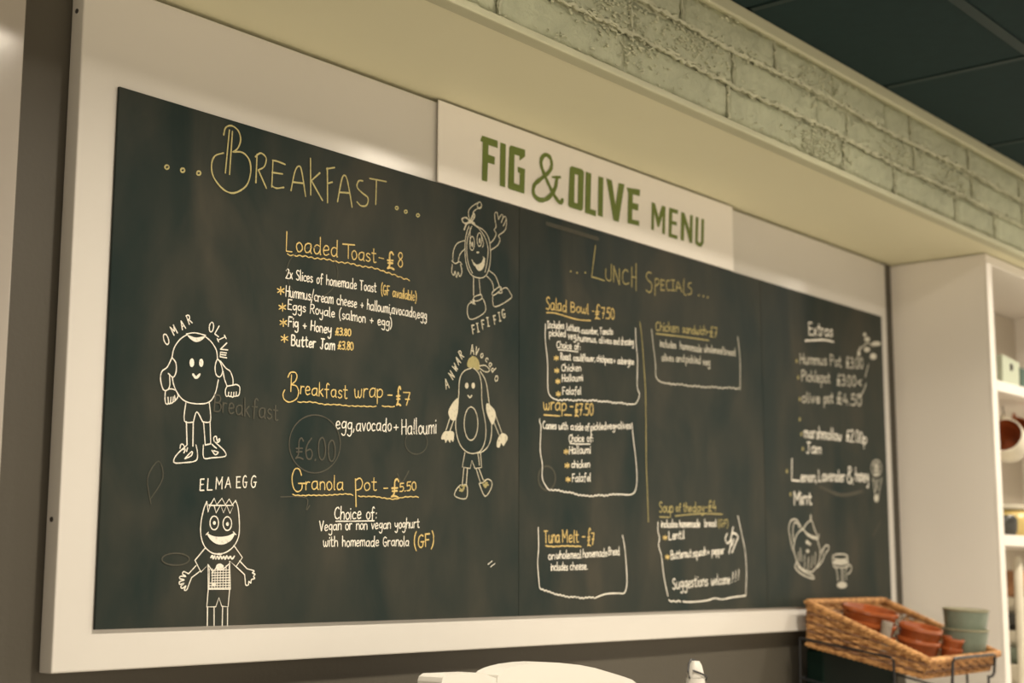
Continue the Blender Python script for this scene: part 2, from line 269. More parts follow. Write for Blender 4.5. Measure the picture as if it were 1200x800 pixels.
CHALK = [
((0,'chalk_heading','pale yellow chalk heading reading Breakfast between dots','khaki'),[('S','188.7,727.3 192,739.4 203.5,745.2 216.5,740.3 221.7,727.4 216.6,712.9 207.5,705.1',2.6),('S','207.5,705.1 226.3,708.3 240.1,699.1 243.2,680.7 235.4,658.1 212.4,642.1 191.3,643.4 172.2,658.1 167.4,675.6 173.1,691 189,699.1',2.6),('S','199.1,737.3 193.9,669.4',2.6),('S','204.8,736.7 201.9,668.8',2.6),('S','255.1,712 254.4,667',2.6),('S','251.9,707.5 262.3,715.6 273.3,710.3 270.4,696.2 258.4,687.8',2.6),('S','258.4,687.8 275.5,662.6',2.6),('S','287.2,709.5 286.2,666.7',2.6),('S','286.2,709.3 297.1,709.8 312.3,708.4',2.6),('S','286.4,690 307.8,692.2',2.6),('S','286.2,668.6 296.2,666.8 311.1,671.1',2.6),('S','326.3,669.1 332.9,699.9 340.2,711.4 347.1,706.9 357.2,666.3',2.6),('S','329.4,683.5 351.4,686.1',2.6),('S','365.6,730 368,670.5',2.6),('S','387.3,710.8 368.3,693.6',2.6),('S','369.4,693.8 394,666.9',2.6),('S','403,722.2 405.2,665.2',2.6),('S','401.4,720.6 419,726.5',2.6),('S','405.3,697.3 414.4,701.2',2.6),('S','427.7,671.6 435.9,709.8 442.7,718.6 449.6,708.6 460.7,668.8',2.6),('S','431,687.7 454.5,691.2',2.6),('S','484,717.8 474.5,715.8 470.9,704.8 483.4,697.1 496.6,691.5 494,678.6 481.2,674.8 471.5,679.5',2.6),('S','515.7,725.7 515,684',2.6),('S','499.7,725.3 538.9,728.1',2.6)]),
((0,'chalk_dots','small pale yellow chalk rings beside the heading','khaki'),[('S','90,655.8 89.1,653.6 86.7,652.2 84.2,652.5 83.1,654.3 84,656.6 86.4,657.9 88.9,657.7 90,655.8',2.6),('S','118.3,657.2 117.4,655 114.9,653.6 112.4,653.9 111.3,655.7 112.2,658 114.7,659.4 117.2,659.1 118.3,657.2',2.6),('S','147.7,659.1 146.7,656.8 144.2,655.5 141.6,655.8 140.5,657.6 141.5,659.9 144,661.3 146.5,661 147.7,659.1',2.6),('S','569.2,688.3 568.2,686.3 565.7,685.1 563.2,685.3 562.1,686.9 563.1,688.9 565.6,690.1 568.1,689.8 569.2,688.3',2.4),('S','591.9,686.3 590.9,684.3 588.4,683.1 585.9,683.4 584.8,684.9 585.8,686.9 588.3,688.2 590.8,687.9 591.9,686.3',2.4),('S','622.3,685.8 621.2,683.8 618.7,682.5 616.1,682.8 615,684.4 616.1,686.4 618.6,687.6 621.2,687.3 622.3,685.8',2.4)]),
((0,'chalk_title','yellow chalk title reading Loaded Toast with a wavy underline','yellow'),[('T','L',319.7,571.2,332.1,572,31.1,2.05,0),('T','oaded',340.1,574,430.7,580.3,25.9,2.05,0),('T','T',441.2,580.7,469.2,583.9,24,2.05,0),('T','oast',461.4,581.9,518.8,585,24.1,2.05,0),('S','524.6,594.7 535.8,594.8',1.85),('T','£',545.4,579.1,561.8,580.3,27.7,3.4,0),('T','8',570,586.8,581.4,587.9,25,2.05,0),('S','322.5,567.1 328.9,565.3 335.1,567.4 341.5,566.3 347.8,569.1 354.3,568.1 360.7,570.4 367.2,568.7 373.6,570.5 380.2,568.8 386.7,571.2 393.3,570.2 399.8,572.8 406.4,571.4 413,573.3 419.7,571.3 426.4,572.9 433.1,571.2 439.8,573.5 446.6,572.4 453.3,574.9 460.2,573.3 467,575.1 473.9,572.8 480.8,574.5 487.7,572.9 494.6,575.3 501.6,574.1 508.6,576.3 515.6,574.3 522.7,575.8 529.8,573.5 536.5,574.5 543.3,572 550.1,573.6 557,571.2 563.9,572.5 571.1,569.7 578.2,570.7 585.4,568 592.5,569.6 599.7,567.6',1.85)]),
((0,'chalk_line',None,'white'),[('T','2x Slices of homemade Toast',320.3,527.9,520,535.3,15.5,1.9,0),('T','Hummus/cream cheese + halloumi,avocado,egg',321.3,499.7,643.6,506.7,16.1,1.9,0),('T','Eggs Royale (salmon + egg)',326.4,479.6,557.7,481.4,14.7,1.9,0),('T','Fig + Honey',328.2,452.9,419.2,453.1,15.4,2.3,0),('T','Butter Jam',335.4,424.3,427.5,427.8,16,2.5,0),('T','egg,',434.1,302,474.7,302.7,20.4,2.05,0),('T','avocado',479.5,302.4,560.5,307.8,20.7,2.05,0),('T','+',566.6,308.2,577.8,309.1,18.4,2.05,0),('T','Halloumi',586.1,304.7,670.6,311.7,24.3,2.05,0),('T','Choice of:',435.2,159.5,528.8,162.9,18.7,2.05,0),('S','438.3,156.2 482.8,157.7 524.2,159.4',2),('T','Vegan or non vegan yoghurt',403.7,140.7,631.7,151.1,15.2,1.9,0),('T','with homemade Granola',412.6,116.5,607.3,120.2,15.2,1.9,0)]),
((0,'chalk_line','yellow chalk note in brackets after the first line','yellow'),[('T','(GF available)',532.1,534.3,617.4,534.3,15.9,1.9,0)]),
((0,'chalk_price','yellow chalk price reading £3.80','yellow'),[('T','£3.80',428.7,452.2,462.9,455.1,11,2.4,0),('T','£3.80',435,430.1,469.3,432.8,12.4,2.4,0)]),
((0,'chalk_star','column of yellow chalk star bullets','yellow'),[('S','310.3,512.7 310.7,501',2.2),('S','303.7,508.8 317.2,504.9',2.2),('S','304,502.9 317,510.8',2.2),('S','314.7,487.2 315.1,475.4',2.2),('S','308.1,483.3 321.6,479.3',2.2),('S','308.4,477.5 321.4,485.2',2.2),('S','317.3,463.4 317.7,451.7',2.2),('S','310.7,459.6 324.2,455.5',2.2),('S','310.9,453.8 324,461.4',2.2),('S','320.7,439.1 321.1,427.4',2.2),('S','314.2,435.4 327.7,431.2',2.2),('S','314.4,429.5 327.5,437',2.2)]),
((0,'chalk_title','yellow chalk title reading Breakfast wrap with a wavy underline','yellow'),[('S','330.2,373.9 334.6,381.3 343.9,383 348.7,378.1 345.9,369.7 336.8,362.9',2.1),('S','337.2,378.1 336.5,352.4',2.1),('S','336.8,362.9 347.7,361.7 352.7,352.8 348.3,341.9 334.6,335.6 323.8,338.5 320.5,346.3 323.9,353.5',2.1),('T','reakfast',356.5,350.3,458,352.4,20.7,2.05,0),('T','wrap',474.3,355.2,539.1,362,23.6,2.05,0),('S','551.1,366.8 561.2,367.6',1.85),('T','£',571.8,351.4,582.1,352.3,31.4,3.2,0),('T','7',589.3,353.7,605.9,355.1,21.5,2.05,0),('S','351.6,338 357.9,337.4 364.2,338.9 370.6,338.6 376.9,340.4 383.3,339.4 389.7,340.2 396.1,338.8 402.5,339.3 409,338.3 415.5,339.6 422.1,339.2 428.7,340.8 435.4,340.3 442,341.4 448.7,340.4 455.4,341.4 462.2,340.5 468.9,341.9 475.7,341.4 482.5,342.9 489.4,342.5 496.3,343.9 503.3,343.3 510.2,344.7 517.2,344.4 524.2,346.2',1.85),('S','538.2,347.9 545.5,347.3 552.8,348.4 560.2,348.1 567.5,349.6',1.85)]),
((0,'chalk_title','yellow chalk title reading Granola pot with a wavy underline','yellow'),[('S','363.1,224.7 358.2,233.6 348.9,233.1 343.8,220.3 346.8,205.5 354.7,199 363.8,202.9 365.1,212.1',2.1),('S','357.3,211.8 372.9,212.5',2.1),('S','479.4,224.8 482.2,180.7',2.1),('S','479.5,222.4 489.4,226.5 495.4,219.6 491.6,209.8 480.9,206.9',2.1),('T','ranola',373.1,203.2,453.3,205.9,21.1,2.05,0),('T','ot',499.7,207.9,528.7,208.5,20.6,2.05,0),('S','544.7,212.7 554.2,213.4',1.85),('T','£',562.8,199.5,580.1,200.2,30.8,3.2,0),('T','5.50',581.9,208.8,623.2,213.4,14.1,2.05,0),('S','346.2,194.6 351.6,193.2 357,193.9 362.5,193 367.9,194 373.3,193.6 378.8,195 384.3,194.3 389.8,195.4 395.4,194.7 401,195.8 406.6,195.2 412.2,196.5 417.8,195.8 423.4,197.2 429.1,196.7 434.7,198.2 440.4,197.8 446.1,199.3 451.9,198.9 457.7,200.3 463.5,199.6 469.3,200 475.1,198.2',1.85),('S','486.8,198.1 492.8,197 498.8,198 504.8,197.2 510.8,198.5 516.8,197.9 522.9,199 529,197.9 535.1,198.5 541.2,196.8 547.2,197.3 553.4,196 559.5,196.8 565.7,195.4 571.7,196.9 577.8,197 583.9,199.1 590,199.3 596.3,201.2 602.7,200.8 609.1,202.2 615.5,201.5 622,202.6 628.5,201.5',1.85)]),
((0,'chalk_line','yellow chalk note in brackets reading GF','yellow'),[('T','(GF)',619.8,117.6,667.1,121.2,21.2,2.4,0)]),
((0,'chalk_figure','chalk doodle of a smiling round figure in shorts and laced trainers','white'),[('T','O',96.9,404.2,0,0,15.3,1.85,-25),('T','M',109.8,419.2,0,0,13,1.85,-35),('T','A',125,428.6,0,0,12.4,1.85,-28),('T','R',136.5,438.3,0,0,13.1,1.85,-28),('T','O',177.6,432.3,0,0,14.6,1.85,8),('S','191.8,435.8 184,423',1.85),('S','184,423 191.3,419.7',1.85),('S','190.3,414.2 204.2,421.3',1.85),('S','189.4,416.6 192,412.2',1.85),('S','202.4,423.4 205.9,418.7',1.85),('S','207.4,412.4 195.7,401.5',1.85),('S','195.7,401.5 209.4,402.1',1.85),('S','196.3,397.4 195.8,390.3',1.85),('S','196.3,397.4 207.6,397.4',1.85),('S','196,393.8 206.5,394.1',1.85),('S','195.8,390.3 207.9,390.1',1.85),('S','134.4,416.1 121.4,407.3 111.4,393.6 108.2,380.3',1.85),('S','110.8,350.4 113.1,341.4 121.2,328.4 135,318.9 156.3,317.1 177.6,321.2 188.9,334.8 194,355.8',1.85),('S','191.1,386.6 188.2,399.6 177.7,411.1 165.5,417.5',1.85),('S','132.5,416.4 147.8,420 167.5,418.7',1.85),('F','134.5,415.1 140.5,409.6 150.3,406.8 160,410.5 166.7,417.6 150,413.3',0),('F','148.2,376.1 147.8,372.9 146.3,370.5 144.2,369.4 142.1,370 140.5,372.1 139.7,375.2 140.2,378.3 141.6,380.8 143.7,381.9 145.8,381.3 147.5,379.2',0),('F','165.3,378 164.9,375 163.6,372.6 161.7,371.6 159.7,372.2 158.1,374.2 157.5,377.2 157.9,380.2 159.2,382.5 161.1,383.5 163.1,383 164.7,380.9',0),('S','147.4,358.9 153,354.8 159,360.1',4),('S','108.3,379.4 115.4,372.5 116.7,360.3 111.8,351.1 103,355.7',1.85),('S','108.3,379.4 100.7,364.7 91.7,357.6 89.6,346.7 94,333.4 99.3,330.3',1.85),('S','105,352.9 106.3,340.8 104.1,332.9',1.85),('S','99.3,330.3 99.1,318.7 101.3,312.2 105,313.1 104.2,321.6',1.85),('S','105,313.1 108.4,313.4 109.4,322.1',1.85),('S','108.4,313.4 112.8,315.3 113.2,323',1.85),('S','112.7,315.9 116.4,317.8 115.3,324.8',1.85),('S','116.4,317.8 121.4,324.7 117.2,332.6 106.6,334 99.3,330.3',1.85),('S','190.7,385.6 187.2,374.1 189.7,363.3 197,360.6 201.5,369.3 196.9,381.5 190.7,385.6',1.85),('S','196.8,384.1 207.3,374.7 215.6,370.8 221.3,360.2 221.7,350.7',1.85),('S','202.3,369.4 205.1,358.6 210.4,348.6',1.85),('S','210.4,348 207.5,341.3 209,333.5 213,333.9 214,339.4',1.85),('S','214.2,334 217.9,333.4 218.9,339.9',1.85),('S','218.3,334.1 223.2,333.3 224.1,340.4',1.85),('S','224,334.6 228,335 228.6,341.4',1.85),('S','228,335 233.7,337.4 234.9,348.8 228.6,352.3 221.7,350.7 210.4,348',1.85),('S','135.8,316.8 134.4,290.5 150.5,290',1.85),('S','150.5,290 156,305.3 167.1,291.9',1.85),('S','167.1,291.9 181.9,294.3 178.8,320.4',1.85),('S','138.2,289.9 140.9,256.3',1.85),('S','150.5,290 151.3,255.5',1.85),('S','169.1,291.4 173.6,258.5',1.85),('S','180.8,293.3 183.4,260.8',1.85),('S','139.8,255.3 128.8,246.4 119.8,236.7 120.1,229.7 135.2,230.6 158,235 160.1,246.8 157,257.4',1.9),('S','128.6,250.9 130.2,256.5 134.4,256.2 136.9,250.9 132.4,249.3',1.9),('S','138.1,249.7 135.7,244.7',1.9),('S','141.8,252.4 140.2,247.1',1.9),('S','138.7,237.8 149.7,247.7 148.8,241.5 136.8,236.2 146.2,239.8',1.9),('S','170.5,258.3 172.1,239.9 187,240.8 211.5,244.5 210.4,251.6 200.1,258.8 191.9,263.8',1.9),('S','173.6,258.5 183.4,260.8',1.9),('S','189.9,265 188.9,270.5 193.5,272.4 195.4,266.3 199.6,269.7 199.4,265.6 193.1,263',1.9),('S','189.4,258.1 194.3,255.3',1.9),('S','186.1,260.3 191,256.3',1.9),('S','186.5,251.6 192.7,245.8 198.5,249.3 189.7,251.2',1.9)]),
((0,'chalk_figure','chalk doodle of a grinning figure with zigzag hair and chequered shirt','white'),[('T','E',167.2,192.2,174.2,192.7,16.5,1.9,0),('T','L',180.4,193.7,189.7,194.4,16.6,1.9,0),('T','M',196,196.3,207.8,197.1,16.1,1.9,0),('T','A',213.4,198.3,223.8,199,15.6,1.9,0),('T','E',234.3,199.6,242.4,200.3,16.3,1.9,0),('T','G',246.5,199.8,254.7,200.4,17.6,1.9,0),('T','G',262.1,201.2,272.9,201.9,17.7,1.9,0),('S','179.9,177.1 174.6,164.6 170.8,146.2 171.6,128 178.8,112.9 192.8,103.9 206.6,102.6 220.4,105.8 234,115.3 241.6,129.4 242,148.2 238.7,170 233.4,180.7',1.85),('L','179.9,177.1 183.3,161.9 186.7,172.8 193.4,182.3 198.5,173.2 207.6,182.8 214.4,173.8 221.2,182.4 227.6,174.3 233.4,180.7',1.85),('L','184,172.6 193.9,171.5 197.4,161.4 205.6,173.4 211.3,161.9 216.8,172.9 223.3,161.6 229.7,173.4 184,171.7',1.85),('S','203.2,147.1 202.3,142.1 199.6,138.5 195.7,137.1 191.7,138.3 188.7,141.8 187.5,146.7 188.3,151.6 191,155.3 194.9,156.7 198.9,155.5 201.9,152 203.2,147.1',1.85),('S','227.5,146.8 226.6,141.8 223.9,138.1 219.9,136.7 215.9,137.9 212.8,141.5 211.5,146.4 212.4,151.4 215.2,155.1 219.1,156.5 223.2,155.3 226.2,151.8 227.5,146.8',1.85),('F','198.1,147 197.8,145.6 196.8,144.5 195.4,144.1 194,144.5 193,145.4 192.6,146.8 192.9,148.2 193.8,149.2 195.2,149.6 196.6,149.3 197.6,148.3',0),('F','222.3,146.1 222,144.7 221,143.6 219.7,143.2 218.2,143.5 217.2,144.5 216.7,145.9 217,147.3 218,148.4 219.4,148.8 220.8,148.5 221.9,147.5',0),('F','181.9,132.1 191.8,128.4 205.6,127.1 221.4,129 233.7,133.3 227.7,122.9 214,116.5 200.1,116.9 188.1,123.4',0),('S','181.2,129.7 184.9,133.1',1.85),('S','231.2,134.8 236.2,130.9',1.85),('L','180.8,111.4 162.4,93 173.8,76.5 186.5,87.1 188,52.3',1.85),('L','232.8,115.3 249.7,97.8 238.1,84.4 225.7,92.6 228.6,52',1.85),('L','188,52.3 228.6,52',1.85),('S','191.2,97.2 193.8,100 195.5,95.4 198.1,99.7 200.2,95.5 203.2,99.2 205.8,95.2 208.7,99.5 211.7,95.6 214.7,99.3 217.6,95.3 220.6,99.7 224,95.7 227.1,99.4 230.4,95.4 234.7,99.5',2.6),('F','212.2,102.3 211.5,101.6 209.5,101 206.7,100.7 203.9,100.9 201.9,101.4 201.1,102.2 201.8,103 203.8,103.6 206.6,103.8 209.4,103.6 211.4,103.1',0),('L','189.1,81.1 189.6,52.9',1.4),('L','194.2,81.1 194.6,52.8',1.4),('L','199.3,81.1 199.7,52.8',1.4),('L','204.4,81.1 204.8,52.8',1.4),('L','209.3,85.7 209.9,52.7',1.4),('L','214.5,85.8 215,52.7',1.4),('L','219.6,85.8 220.2,52.7',1.4),('L','224.8,85.8 225.4,52.6',1.4),('L','193.1,79 227.5,79.7',1.4),('L','193.3,75.3 227.6,76',1.4),('L','193.4,71.7 227.8,72.3',1.4),('L','193.6,68 227.9,68.6',1.4),('L','193.7,64.4 228.1,64.9',1.4),('L','188.4,60.7 228.2,61.2',1.4),('L','188.6,57.1 228.4,57.5',1.4),('L','188.8,53.5 228.5,53.9',1.4),('F','214.9,83.6 214.1,81 211.6,79.1 208,78.4 204.5,79.1 201.8,81 200.7,83.6 201.6,86.2 204.1,88.1 207.6,88.8 211.2,88.1 213.9,86.2',0),('F','201.8,58.9 201.4,57.3 200.1,56.2 198.4,55.8 196.6,56.2 195.3,57.4 194.7,58.9 195.2,60.4 196.4,61.5 198.1,61.9 199.9,61.5 201.3,60.4',0),('L','186.5,87.1 195.9,76.5 201.6,82.6',1.9),('L','215.4,81.2 225.9,88.9',1.9),('S','164.6,85.5 151.8,74',1.85),('S','172.6,78 157.7,68.9',1.85),('S','239.3,83.7 254.8,72.9',1.85),('S','245.1,92.8 259.8,81.4',1.85),('S','151.8,74 143.4,77 141.3,73.4 147.4,70.4 137.6,70.4 137.1,66.9 144.6,65.6 136.5,62.7 137.4,59.1 144.8,60.9 139,56.1 142.2,53.7 148,57.3 145.3,51.3 149.8,51.9 153.9,60.8 157.7,68.9',1.85),('S','259.8,81.4 273.4,78.3 269.4,75.5 275.3,73.6 272.1,70.5 274.7,67.3 268.2,65.5 267.5,60.5 263.3,63 262.7,58 257.8,58 256.3,65.8 254.8,72.9',1.85),('L','188,52.3 186.4,27.2 202.7,27 208.1,40 213.7,27.7 225.6,26.6 227.4,52',1.85),('L','187.6,27.2 188.3,0.4',1.85),('L','200,27 201.2,0.1',1.85),('L','215.7,26.8 216.1,-0.3',1.85),('L','224.8,26.6 225.6,-0.5',1.85)]),
((0,'chalk_figure','chalk doodle of a waving teardrop figure with a bowed stalk','cream'),[('S','751.9,708.2 751.8,718.8 762.2,729.7 776.5,737.9',1.85),('S','764,710.5 765,719.6 776.6,727.9 786.2,732.6',1.85),('S','751.9,708.2 755.6,700.1',1.85),('S','786.7,735.6 785.9,732.4 783.8,729.8 780.8,728.4 777.9,728.6 775.7,730.4 774.9,733.3 775.7,736.5 777.8,739.1 780.7,740.5 783.7,740.3 785.8,738.5 786.7,735.6',1.85),('S','755.6,700.1 744,705 733.7,699.5 741.6,693.9 755.6,700.1 765,716 768.2,711.3 758.8,699.6 746.8,693.8 740.1,682.1',3),('S','759.9,698.4 776.9,693.4',3),('S','755.6,701.9 767.8,698.8',3),('F','760.9,700 760.2,698.3 758.3,696.8 755.7,695.9 753.1,695.8 751.1,696.6 750.4,698 751.1,699.8 753,701.3 755.6,702.2 758.3,702.3 760.2,701.5',0),('S','752.1,690.6 743.4,667.9 742.2,639.6 747.6,616.1 760.9,602.4 782,600.5 798,606.5 808.6,622.4 812.7,648.1 808.2,675.9 794.6,689.5 773.2,694.5',1.85),('S','761,692.2 749.7,669 747.3,644 752.8,620.4 763.4,606.4',1.85),('S','776.9,693.4 794.7,680.6 805.6,661.1 804.2,635.9 797.9,613.6',1.85),('S','755.8,687.7 756,670.1 758.2,656.4',1.85),('S','767.6,661.6 766.9,655.1 764.6,650.1 761.4,647.8 758.3,649 755.9,653.2 755,659.4 755.8,665.9 758.1,670.9 761.2,673.2 764.4,672.1 766.7,667.8 767.6,661.6',1.85),('F','764,659.2 763.7,656.7 763,654.8 761.9,653.9 760.9,654.4 760,656.1 759.8,658.5 760,661 760.8,662.9 761.8,663.8 762.9,663.3 763.7,661.6',0),('S','788.3,672.3 787.5,666 785.2,661 782,658.8 778.8,659.9 776.4,664 775.5,670.1 776.3,676.4 778.6,681.4 781.8,683.6 785,682.5 787.4,678.4 788.3,672.3',1.85),('F','784.6,669.6 784.3,667 783.5,665.1 782.5,664.2 781.4,664.7 780.6,666.4 780.3,668.8 780.6,671.3 781.3,673.3 782.4,674.1 783.5,673.7 784.3,672',0),('S','786.6,680.9 793.2,666.1 789.5,658.3',1.85),('F','781,647.3 780.6,646.3 779.2,645.5 777.3,644.9 775.5,644.8 774.1,645.2 773.6,646 774.1,647 775.5,647.9 777.3,648.4 779.2,648.5 780.6,648.1',0),('F','763.2,628.4 773.8,623.8 787.1,629.6 794.5,640.7 796.7,629.4 789.8,617.6 778.7,613.4 770.2,620.4',0),('S','761.6,630.6 768.6,621.2',1.85),('S','792.3,641.1 797.7,637.7',1.85),('S','741.9,662.4 721.3,653.5 711.2,637.8 709.9,620.3',1.85),('S','742.1,647.3 729.3,635.7 724.3,622.7',1.85),('S','706.4,619.7 716.6,616.2 726.9,621.4 733.6,617.3',1.85),('S','709,613.2 707.7,599.2 713.3,594.9 716.3,602.3 720.5,591.9 724.5,601.9 728.7,594.9 732.8,599 734.8,607 730.5,616.8',1.85),('S','810.9,669.2 821.8,678.3 828.8,690.3 823.3,696.5 828.7,702.9',1.85),('S','813.7,657.2 832.8,669.4 839.8,681.5 835.4,687.9 846.4,695.3',1.85),('S','828.7,702.9 825.3,715 824.2,727.4 830.7,730.4 835.2,718.6',1.85),('S','835.2,718.6 842.9,729.1 847.9,726.5 843.5,714.7',1.85),('S','843.5,714.7 851.8,727.2 857.9,724 849.1,708.5',1.85),('S','857.9,724 858.5,713.9 855.2,703.1 846.4,695.3',1.85),('S','766.1,601.5 766.5,566.6',1.85),('S','780.9,601 784.9,571',1.85),('S','802.2,607.2 816.9,598.8 822.4,583.7',1.85),('S','808.6,618.9 827.7,611.2 838.7,593.3',1.85),('S','766.5,562.4 778.1,568.3 788.6,570.5 787.7,562.7 771.8,556.9 766.5,562.4',1.85),('S','769.2,556.5 752,547.1 751.2,527.9 764.3,522.7 798.5,541.4 795.7,560.3 788.7,564.6',1.85),('S','758.7,555 766.6,550.9 763.9,559.2 770.8,550.4',1.85),('S','818.1,579.5 838.7,593.3 842.6,588.5 822.5,574.8 818.1,579.5',1.85),('S','819.8,572.6 826.4,554.1 872,576.7 869.2,587.1 858,594.4 844.2,588.7',1.85),('S','840.4,591.7 847,583.8 837.1,581.3',1.85),('T','F',767.1,504.7,0,0,15.3,2.2,-14),('T','I',778.6,509.7,0,0,15.3,2.2,-14),('T','F',793.4,517.2,0,0,15.4,2.2,-14),('T','I',806.7,523.8,0,0,15.5,2.2,-14),('T','F',826.6,530,0,0,15.6,2.2,-14),('T','I',839,537.4,0,0,15.6,2.2,-14),('T','G',851.1,545.1,0,0,15.7,2.2,-14)]),
((0,'chalk_figure','chalk doodle of a pear-shaped figure with big white hands','cream'),[('T','A',696.8,400.4,0,0,16.4,2.1,-20),('T','N',709.3,416.7,0,0,14.6,2.1,-48),('T','W',718.7,431.2,0,0,12.9,2.1,-50),('T','A',725.9,444.1,0,0,13.8,2.1,-42),('T','R',734.2,455.7,0,0,14.8,2.1,-40),('T','A',764,468.3,0,0,16.8,2.1,0.01),('T','V',776.8,466.7,0,0,14.1,2.1,18),('T','o',791.5,463,0,0,14.1,2.1,30),('T','c',805.1,456.5,0,0,13.2,2.1,35),('T','a',815.3,448.3,0,0,13.3,2.1,42),('T','d',822.5,439.4,0,0,12.3,2.1,50),('T','o',832.2,426.8,0,0,18,2.1,25),('S','761.4,434.7 741.4,426.9 730.2,410.6 727.8,380.2 722.5,349.8 721.2,323.6 731.6,298.3 748.7,286.4 768.7,283.9 788.9,290.8 800.4,310.6 801.3,337.3 791,374.6 789,408.9 781.8,427.3 767.2,435.3',1.85),('S','786.4,431.7 802.5,414.1 811.6,376.5 817.8,350.1 818,319.5 809.3,299.8 791.8,288 777.3,285.6',1.85),('S','784.6,441.1 799.3,443.8 811.2,438.2 808.2,433.2 796.4,432.7 784.6,437.2',1.85),('S','780.3,337.6 778,322.6 771.3,311.4 762.2,306.8 753,310 746.2,320.2 743.6,334.7 745.9,349.5 752.4,360.8 761.6,365.6 770.8,362.4 777.7,352.2 780.3,337.6',1.85),('F','754.3,402.8 753.7,400.1 752,398 749.7,397 747.5,397.5 745.8,399.3 745.1,401.9 745.7,404.6 747.4,406.7 749.6,407.6 751.9,407.1 753.6,405.4',0),('F','771.6,404.5 770.9,401.8 769.3,399.6 767,398.7 764.7,399.2 763,401 762.3,403.6 762.9,406.3 764.6,408.4 766.9,409.4 769.2,408.9 770.9,407.1',0),('S','753.3,385.2 759.1,382 763.6,386.2',3),('F','727.8,378.3 716.7,371.7 705.7,359.5 701.9,349.9 708.7,339.3 718.8,338.3 725.4,348.2 728,365.2',0),('F','700.7,318.3 714.5,318.6 717.4,312.1 714.8,300.8 709.2,304.1 706.5,298.4 700.9,303.5 695.4,297.6 692.6,303 684.4,303.1 685.9,309.8 692.4,317',0),('F','804.5,375.8 814.6,372.9 828.4,362.5 826.7,347 819.6,338.8 808.9,351.3 802.9,364.2',0),('F','847.8,325.5 859.9,323.3 863,316.9 857,308.8 850.9,302.6 844.9,307.9 840.7,300 833,299.5 832.9,309 838.8,319.1',0),('S','705.9,341 696.8,319.9',1.85),('S','717.1,340 706.2,318.7',1.85),('S','828.4,356.8 847.8,325.5',1.85),('S','822.5,346.7 838.8,321.8',1.85),('S','743.4,257.3 739.2,227.5',1.85),('S','753.6,256.8 750.5,228',1.85),('S','776.4,258.1 788.2,234.3',1.85),('S','783.3,259.6 796.3,238.4',1.85),('L','745.9,284.3 739.4,258.6 760.4,257.2 764.8,271.6 773,257.9 790.9,260.7 787.7,287.7',1.85),('L','780.8,285.8 785,264.2',1.85),('S','738.1,226.3 752.2,227 750.7,204.6 721.5,207.1 724.2,218.3 735.3,227.3',1.85),('S','784.8,232.2 801.2,210.4 818.6,226.3 818.6,237.6 806.8,240.8 796.3,234.7 786.5,232.3',1.85)]),
((0,'chalk_cap','pale ochre chalk cap and shoelaces','ochre'),[('F','752.8,435.7 751,443.1 755.5,451.2 761.2,454.2 764.1,456.8 768.7,456.6 774.5,455.7 781.6,450.3 784.6,441.1 781.8,433.1 767.2,435.3',0),('S','732.5,222.3 738.2,218.9 744.9,224 741,217.2 732.6,217.5',2.8),('S','738.1,225.9 750.5,226.5',2.8),('S','794,234.5 801.1,225.5 806.8,235.2 796.4,229 809.8,230.8',2.8),('S','799.8,238.6 803.9,233.1',2.8)]),
((0,'chalk_tick','small stray chalk strokes','white'),[('S','810.3,91.4 821.9,97.4',1.5),('S','817.3,87 829,93',1.5)]),
((0,'erased_chalk','faint ghost of erased chalk writing','ghost'),[('S','431.4,553.7 424.5,531.6 404.3,513.3 376.9,503.8 349.6,505.2 329.5,517.2 321.8,536.3 328.1,557.7 347.3,575.9 374.3,586.1 402.2,585.3 423.3,573.5 431.4,553.7',1.6),('S','444.9,278.7 438.1,255.1 418.2,237.3 391,229.6 363.9,234.3 344,249.4 336.2,271.2 342.4,294 361.4,312 388.1,320.3 415.8,316.4 436.7,301.2 444.9,278.7',2),('T','£6.00',349.3,248.4,434.5,250.9,34.2,2.6,0),('T','Breakfast',188,308.6,312.4,306.1,25.1,2.4,0),('S','649.3,295.5 645.9,285.2 635.8,277.1 622.1,273.5 608.5,275.4 598.4,282 594.6,291.8 598,302 607.8,310 621.4,313.8 635.2,312.1 645.5,305.4 649.3,295.5',1.8),('S','321.7,189.7 374.2,190.5 374.8,172.1 381.8,179',2),('S','152.4,94.4 149.4,90.2 140.6,87 128.7,85.9 116.8,86.9 107.9,89.9 104.7,94 107.5,98.2 116.1,101.3 127.9,102.6 140,101.6 149,98.6 152.4,94.4',2),('S','80.3,176.2 100.7,207 92.2,230.5 74.5,205.6 82,170.4',1.6),('S','577.2,238.2 587.7,224.6 603.9,243.8',2.5)]),
